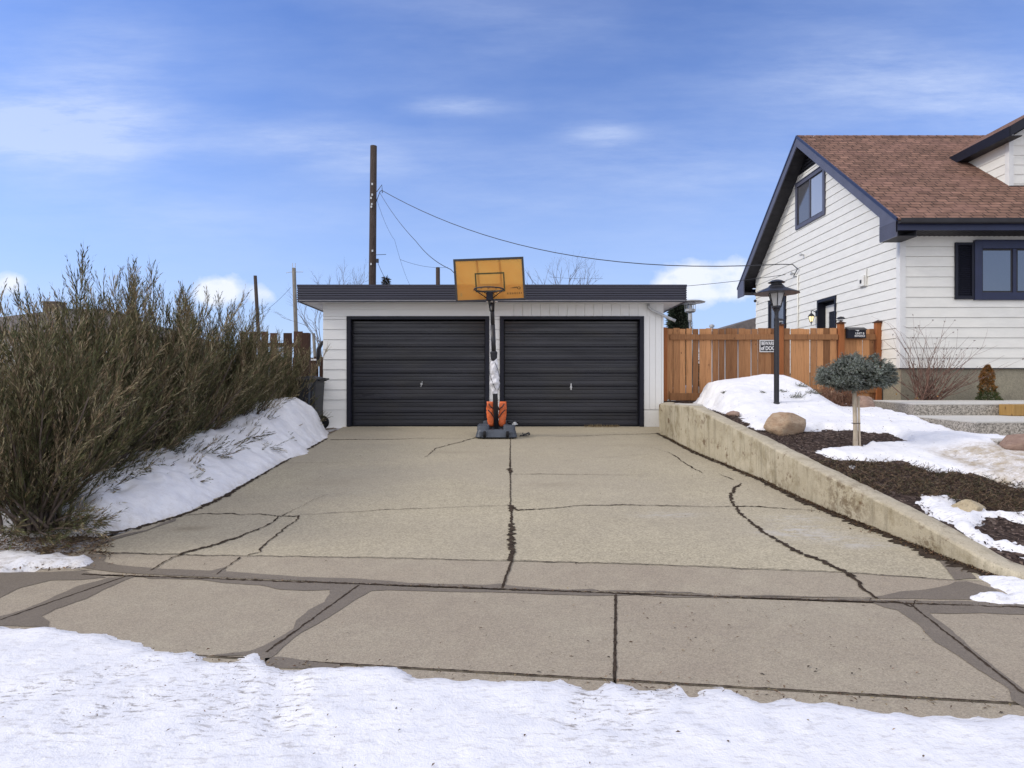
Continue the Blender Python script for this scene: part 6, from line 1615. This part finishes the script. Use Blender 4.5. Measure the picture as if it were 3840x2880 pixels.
# wires
def wire(pts, label, rad=.010, name='overhead_wire'):
    P = []
    for i in range(len(pts)-1):
        a, b_ = pts[i], pts[i+1]; sag = b_[3] if len(b_) > 3 else 0; A, B = Vector(a[:3]), Vector(b_[:3])
        for k in range(20):
            t = k/20; P.append(A.lerp(B, t)-Vector((0,0,sag*4*t*(1-t))))
    P.append(Vector(pts[-1][:3])); mb = MB(); mb.tube(P, rad, 5); return tag(mb.build(name, M['wire']), label, 'wire', 'service wires from the tall pole')
A = at(1432, 714, 26.9); Hs = Vector((XH-.12, 16.48, 4.92)); hook = at(1410,760,26.9)
wire([(*hook,), (*at(1425,718,26.9),), (*A,), (*at(2925,991,17.0), 1.05)], 'long sagging wire from the tall pole to the house gable', .014)
wire([(*at(2925,991,17.0),), (XH-.12,16.9,at(2970,992,16.9).z,0), (XH-.06,16.75,4.6,.0), (XH-.05,17.0,4.45)], 'cable drooping down the gable from the service hook to the conduit', .012)
wire([(*at(1424,722,26.9),), (*at(1560,905,19),0.12), (*at(1690,1010,13.6), .10), (*at(1745,1068,12.2),.0)], 'thin wire slanting from the tall pole to the garage roof', .009)
wire([(*at(1412,745,26.9),), (*at(1480,900,30),.2), (*at(1540,1075,34),.2)], 'faint wire falling steeply beside the tall pole', .006)
wire([(*at(1413,975,26.8),), (*at(1465,1075,22),.1)], 'short wire running down from the bracket of the tall pole', .010)
wire([(*at(1500,973,40),), (*at(1680,1002,45),.2)], 'faint level wire towards the short dark pole', .010)
wire([(*at(1975,1020,22),), (*at(2040,1085,16),.1)], 'wire slanting down to the roof right of the backboard', .008)
wire([(*at(2060,1038,60),), (*at(2260,1044,60),.1)], 'faint level wire behind the bare trees', .012)
wire([(*at(1800,1040,30),), (XH-.1, 17.4, at(2990,1030,17.4).z, .5)], 'thin lower wire crossing behind the white clouds to the gable', .008)
wire([(*at(935,1200,45),), (*at(1090,1078,40),.25)], 'thin wire from the pale pole down to the left', .010)
# bare trees behind
def bare_tree(px, py0, Y, hh_, seed, label, spread=.55, n=7, lean=0, rad=.05):
    b_ = at(px, py0, Y); zb = .5; root = tag(empty('bare_tree', (b_.x, Y, zb)), label, 'tree', 'bare trees behind the garage'); r = random.Random(seed); mb = MB(); trunk = MB(); H1 = b_.z-zb-.3
    trunk.tube([(0,0,0),(.05,0,H1*.5),(0,0,H1)], [rad*1.6,rad*1.3,rad], 8); trunk.build('trunk', M['twig'], root)
    for i in range(n):
        a = r.uniform(0,6.28); t = r.uniform(.1,spread*1.4); d = Vector((math.cos(a)*math.sin(t)+lean, math.sin(a)*math.sin(t), math.cos(t))).normalized(); twiggy(mb, Vector((r.gauss(0,.06),0,H1-.1)), d, hh_*r.uniform(.45,.75), rad*.45, 3, r, .45, .09, None, 5, (2,3))
    mb.build('crown', M['twig'], root)
bare_tree(1275, 1110, 34, 2.3, 3, 'bare twiggy tree left of the tall pole', .7, 8, .0, .04)
bare_tree(1330, 1110, 34, 2.6, 8, 'slender bare tree right beside the tall pole', .25, 4, .05, .035)
bare_tree(2050, 1120, 32, 2.4, 5, 'bare tree right of the backboard', .35, 4, -.1, .04)
bare_tree(2130, 1120, 30, 2.2, 12, 'bare tree showing above the middle of the right garage roof', .4, 5, .0, .045)
bare_tree(2185, 1120, 30, 1.9, 15, 'bare tree with arching twigs furthest right over the garage roof', .6, 4, .25, .04)
bare_tree(1960, 1130, 28, 1.5, 25, 'bare tree mostly hidden by the backboard', .5, 3, .3, .04)
bare_tree(1200, 1260, 24, 2.2, 31, 'arching bare tree between the pale pole and the garage', .55, 5, -.35, .04)
# evergreen behind the fence
def evergreen(name, px, py_top, py_b, Y, w_, label, seed, cols, n=900):
    t_ = at(px, py_top, Y); zb = .5; root = tag(empty(name, (t_.x, Y, zb)), label, 'evergreen'); L = Leaf(); r = random.Random(seed); Ht = t_.z-zb
    for i in range(n):
        z = Ht*(.12+.88*r.random()); k = 1-z/Ht; wr = w_*(.12+.95*k)*(1+.25*noise.noise(Vector((z*1.5,seed,0)))); a = r.uniform(0,6.28); rr = wr*math.sqrt(r.uniform(.25,1)); p = Vector((rr*math.cos(a), rr*math.sin(a), z)); d = Vector((math.cos(a), math.sin(a), .15)).normalized(); c = r.choice(cols)
        for j in range(16):
            q = Vector((r.gauss(0,1),r.gauss(0,1),r.gauss(0,.7))); dl = (d+q*.55).normalized()*r.uniform(.10,.24); L.sliver(p+q*.05, dl, .045, vary(c,.3,r))
    L.build('crown', root); mb = MB(); mb.tube([(0,0,0),(0,0,Ht*.93)], [.12,.02], 8); mb.build('trunk', M['bark'], root)
evergreen('spruce_tree', 2545, 1140, 1235, 24, .95, 'dark evergreen showing between the garage eave and the patio heater', 71, [(.05,.07,.045),(.035,.05,.035),(.09,.10,.075)], 1300)
evergreen('spruce_tree', 1447, 1043, 1070, 38, .5, 'tip of a dark evergreen just above the garage roof', 72, [(.06,.05,.045),(.045,.05,.035)], 500)
# patio heater behind the fence
hc = at(2588, 1125, 15.5); ph = tag(empty('patio_heater', (hc.x, 15.5, .9)), 'steel patio heater with broad round reflector behind the fence', 'patio heater')
zz0 = hc.z-.9; kh = 15.5/F_
def hzz(py): return (hc.z-(py-1125)*kh)-.9
mb = MB(); mb.lathe([(.22,0),(.22,.5),(.15,.55)], (0,0,0), 16); mb.build('gas_housing', M['steel'], ph)
mb = MB(); mb.tube([(0,0,.5),(0,0,hzz(1205))], .03, 10); mb.tube([(.05,0,.5),(.05,0,hzz(1205))], .008, 6); mb.build('post', M['steel'], ph, smooth=True)
mb = MB(); mb.lathe([(.035,hzz(1208)),(.055,hzz(1200)),(.05,hzz(1175)),(.035,hzz(1172))], (0,0,0), 12); mb.lathe([(.10,hzz(1172)),(.135,hzz(1168)),(.135,hzz(1160)),(.02,hzz(1158))], (0,0,0), 12); mb.lathe([(.06,hzz(1160)),(.05,hzz(1143)),(.03,hzz(1141))], (0,0,0), 12)
for k in range(10): a = k*.628; mb.tube([(.13*math.cos(a),.13*math.sin(a),hzz(1164)),(.13*math.cos(a),.13*math.sin(a),hzz(1136))], .006, 4)
mb.lathe([(.14,hzz(1142)),(.14,hzz(1134)),(.02,hzz(1133))], (0,0,0), 12); mb.build('burner', M['galv'], ph)
mb = MB(); mb.lathe([(.365,hzz(1135)),(.37,hzz(1133)),(.28,hzz(1129)),(.02,hzz(1124))], (0,0,0), 28); rf_ = mb.build('reflector', M['steel'], ph, smooth=True); rf_.rotation_euler = (R(0), 0, 0)
SKY_TINT = (.74,.90,1.34); HAZE_F = .90; HAZE_C = (3.3,4.30,6.2); CIR_C = (4.6,5.3,6.9); CU_C = (6.4,6.6,7.1)
BACK_FILL_C = (9.1,9.0,9.3)  # colour of the unseen cloud added as fill for the fronts
SKY_S = .10; SUN_S = 1.15; SUN_A = 12.0; EXPO = 0.62
# ================================================================ LIGHT, SKY, CAMERA
SUN_EL, SUN_AZ = 36.0, -98.0     # azimuth measured from +Y towards +X
w = bpy.data.worlds.new('World'); scene.world = w; w.use_nodes = True
class WN(NT):
    def __init__(s): s.t = w.node_tree; s.n = s.t.nodes; s.l = s.t.links
wn = WN(); bg = w.node_tree.nodes['Background']
sky = wn.new('ShaderNodeTexSky'); sky.sky_type = 'NISHITA'; sky.sun_disc = False
sky.sun_elevation = R(SUN_EL); sky.sun_rotation = R(SUN_AZ); sky.altitude = 600; sky.air_density = 1.0; sky.dust_density = .6; sky.ozone_density = 1.6
tc = wn.new('ShaderNodeTexCoord'); sx = wn.new('ShaderNodeSeparateXYZ'); wn.link(tc.outputs['Generated'], sx.inputs[0])
yy = wn.math('MAXIMUM', wn.math('ABSOLUTE', sx.outputs[1]), .08)
u = wn.math('DIVIDE', sx.outputs[0], yy); v = wn.math('DIVIDE', sx.outputs[2], yy)
def blob(cu, cv, su, sv, p=1.0):
    du = wn.math('DIVIDE', wn.math('SUBTRACT', u, cu), su); dv = wn.math('DIVIDE', wn.math('SUBTRACT', v, cv), sv)
    r = wn.math('ADD', wn.math('MULTIPLY', du, du), wn.math('MULTIPLY', dv, dv))
    return wn.math('MULTIPLY', wn.math('POWER', 2.718, wn.math('MULTIPLY', r, -1.0)), p)
def uv(px, py): return ((px-CX)/F_, (HY-py)/F_)
def wadd(xs):
    a = xs[0]
    for x in xs[1:]: a = wn.math('ADD', a, x)
    return a
cv_ = wn.new('ShaderNodeCombineXYZ'); wn.link(u, cv_.inputs[0]); wn.link(v, cv_.inputs[1])
def wcoord(sc, rot):
    mp = wn.n.new('ShaderNodeMapping'); wn.link(cv_.outputs[0], mp.inputs[0]); mp.inputs['Rotation'].default_value = (0,0,rot); mp.inputs['Scale'].default_value = sc; return mp.outputs[0]
n_big = wn.noise(wcoord((1.0,3.0,1), -.12), 1.6, 6, .55)
n_str = wn.noise(wcoord((1.6,9.0,1), -.22), 2.6, 10, .68)
cir = wadd([blob(*uv(250,500), .20, .055, .9), blob(*uv(330,400), .12, .12, .45), blob(*uv(60,470), .12, .05, .5), blob(*uv(1130,520), .13, .03, .5), blob(*uv(1720,398), .07, .014, .8), blob(*uv(2260,510), .06, .02, .7), blob(*uv(3650,370), .25, .045, .65), blob(*uv(3250,250), .2, .05, .3),
            blob(*uv(2700,640), .35, .07, .35), blob(*uv(1350,620), .1, .03, .35), blob(*uv(600,800), .3, .04, .28)])
cir = wn.math('MULTIPLY', cir, wn.ramp(n_str, [(.32,.30),(.68,1.25)]))
veil = wn.math('MULTIPLY', wn.math('MULTIPLY', wn.ramp(n_big, [(.38,0.),(.72,1.)]), wn.ramp(n_str, [(.3,.35),(.7,1.)])), .5)
cir = wn.math('ADD', cir, veil, True)
# cumulus by the horizon
n_cu = wn.noise(wcoord((1,1.3,1), 0), 16, 7, .6)
cu = wadd([blob(*uv(840,1085), .038, .028), blob(*uv(790,1100), .03, .02), blob(*uv(990,1105), .024, .022, .75), blob(*uv(2590,1045), .045, .032), blob(*uv(2700,1080), .06, .03, .9), blob(*uv(2760,1030), .03, .03, .8), blob(*uv(2520,1070), .03, .02, .8), blob(*uv(30,1060), .03, .02, .6), blob(*uv(-200,1080), .1, .03, .8), blob(*uv(4100,1080), .1, .04, .8)])
cu = wn.ramp(wn.math('ADD', wn.math('MINIMUM', cu, 1.0), wn.math('MULTIPLY', wn.math('SUBTRACT', n_cu, .5), 1.5)), [(.36,0.),(.95,1.)])
sc_ = wn.mix(1.0, sky.outputs[0], SKY_TINT, 'MULTIPLY')
hz = wn.ramp(sx.outputs[2], [(0.0,1.0),(.16,.60),(.34,.14),(.55,.02)])
c = wn.mix(wn.math('MULTIPLY', hz, HAZE_F), sc_, HAZE_C)
c = wn.mix(wn.math('MULTIPLY', cir, .62), c, CIR_C)
# unseen bright cloud added overhead and behind the camera to light front faces
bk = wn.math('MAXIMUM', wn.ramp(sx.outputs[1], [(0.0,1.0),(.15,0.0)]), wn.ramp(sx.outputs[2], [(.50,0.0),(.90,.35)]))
gap_ = wn.math('MULTIPLY', wn.ramp(sx.outputs[0], [(.42,0.0),(.52,1.0)]), wn.ramp(sx.outputs[2], [(.30,1.0),(.42,0.0)]))  # clear gap left in the added cloud for blue reflections in the windows
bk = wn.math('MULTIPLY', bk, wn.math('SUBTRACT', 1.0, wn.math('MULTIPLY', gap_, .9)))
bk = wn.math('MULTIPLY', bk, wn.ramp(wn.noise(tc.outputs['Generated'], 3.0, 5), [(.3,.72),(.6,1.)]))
c = wn.mix(bk, c, BACK_FILL_C)
c = wn.mix(wn.math('MULTIPLY', cu, .85), c, CU_C)
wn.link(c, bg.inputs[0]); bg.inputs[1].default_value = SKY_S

sl = bpy.data.lights.new('sun', 'SUN'); sl.energy = SUN_S; sl.angle = R(SUN_A); sl.color = (1.0,.93,.82)
so = bpy.data.objects.new('sun', sl); COL.objects.link(so)
d = Vector((math.sin(R(SUN_AZ))*math.cos(R(SUN_EL)), math.cos(R(SUN_AZ))*math.cos(R(SUN_EL)), math.sin(R(SUN_EL))))
so.rotation_euler = d.to_track_quat('Z', 'Y').to_euler(); so.location = d*30

cam = bpy.data.cameras.new('camera'); co = bpy.data.objects.new('camera', cam); COL.objects.link(co); scene.camera = co
co.location = (0,0,H_); co.rotation_euler = (R(90),0,0)
cam.sensor_width = 36; cam.lens = 36*F_/3840; cam.shift_x = (1920-CX)/3840; cam.shift_y = (HY-1440)/3840
cam.clip_start = .05; cam.clip_end = 3000
vs_ = scene.view_settings; vs_.view_transform = 'Standard'; vs_.look = 'None'; vs_.exposure = EXPO; vs_.gamma = 1; vs_.use_curve_mapping = False
scene.render.resolution_x = 1024; scene.render.resolution_y = 768
scene.cycles.max_bounces = 8; scene.cycles.transparent_max_bounces = 12
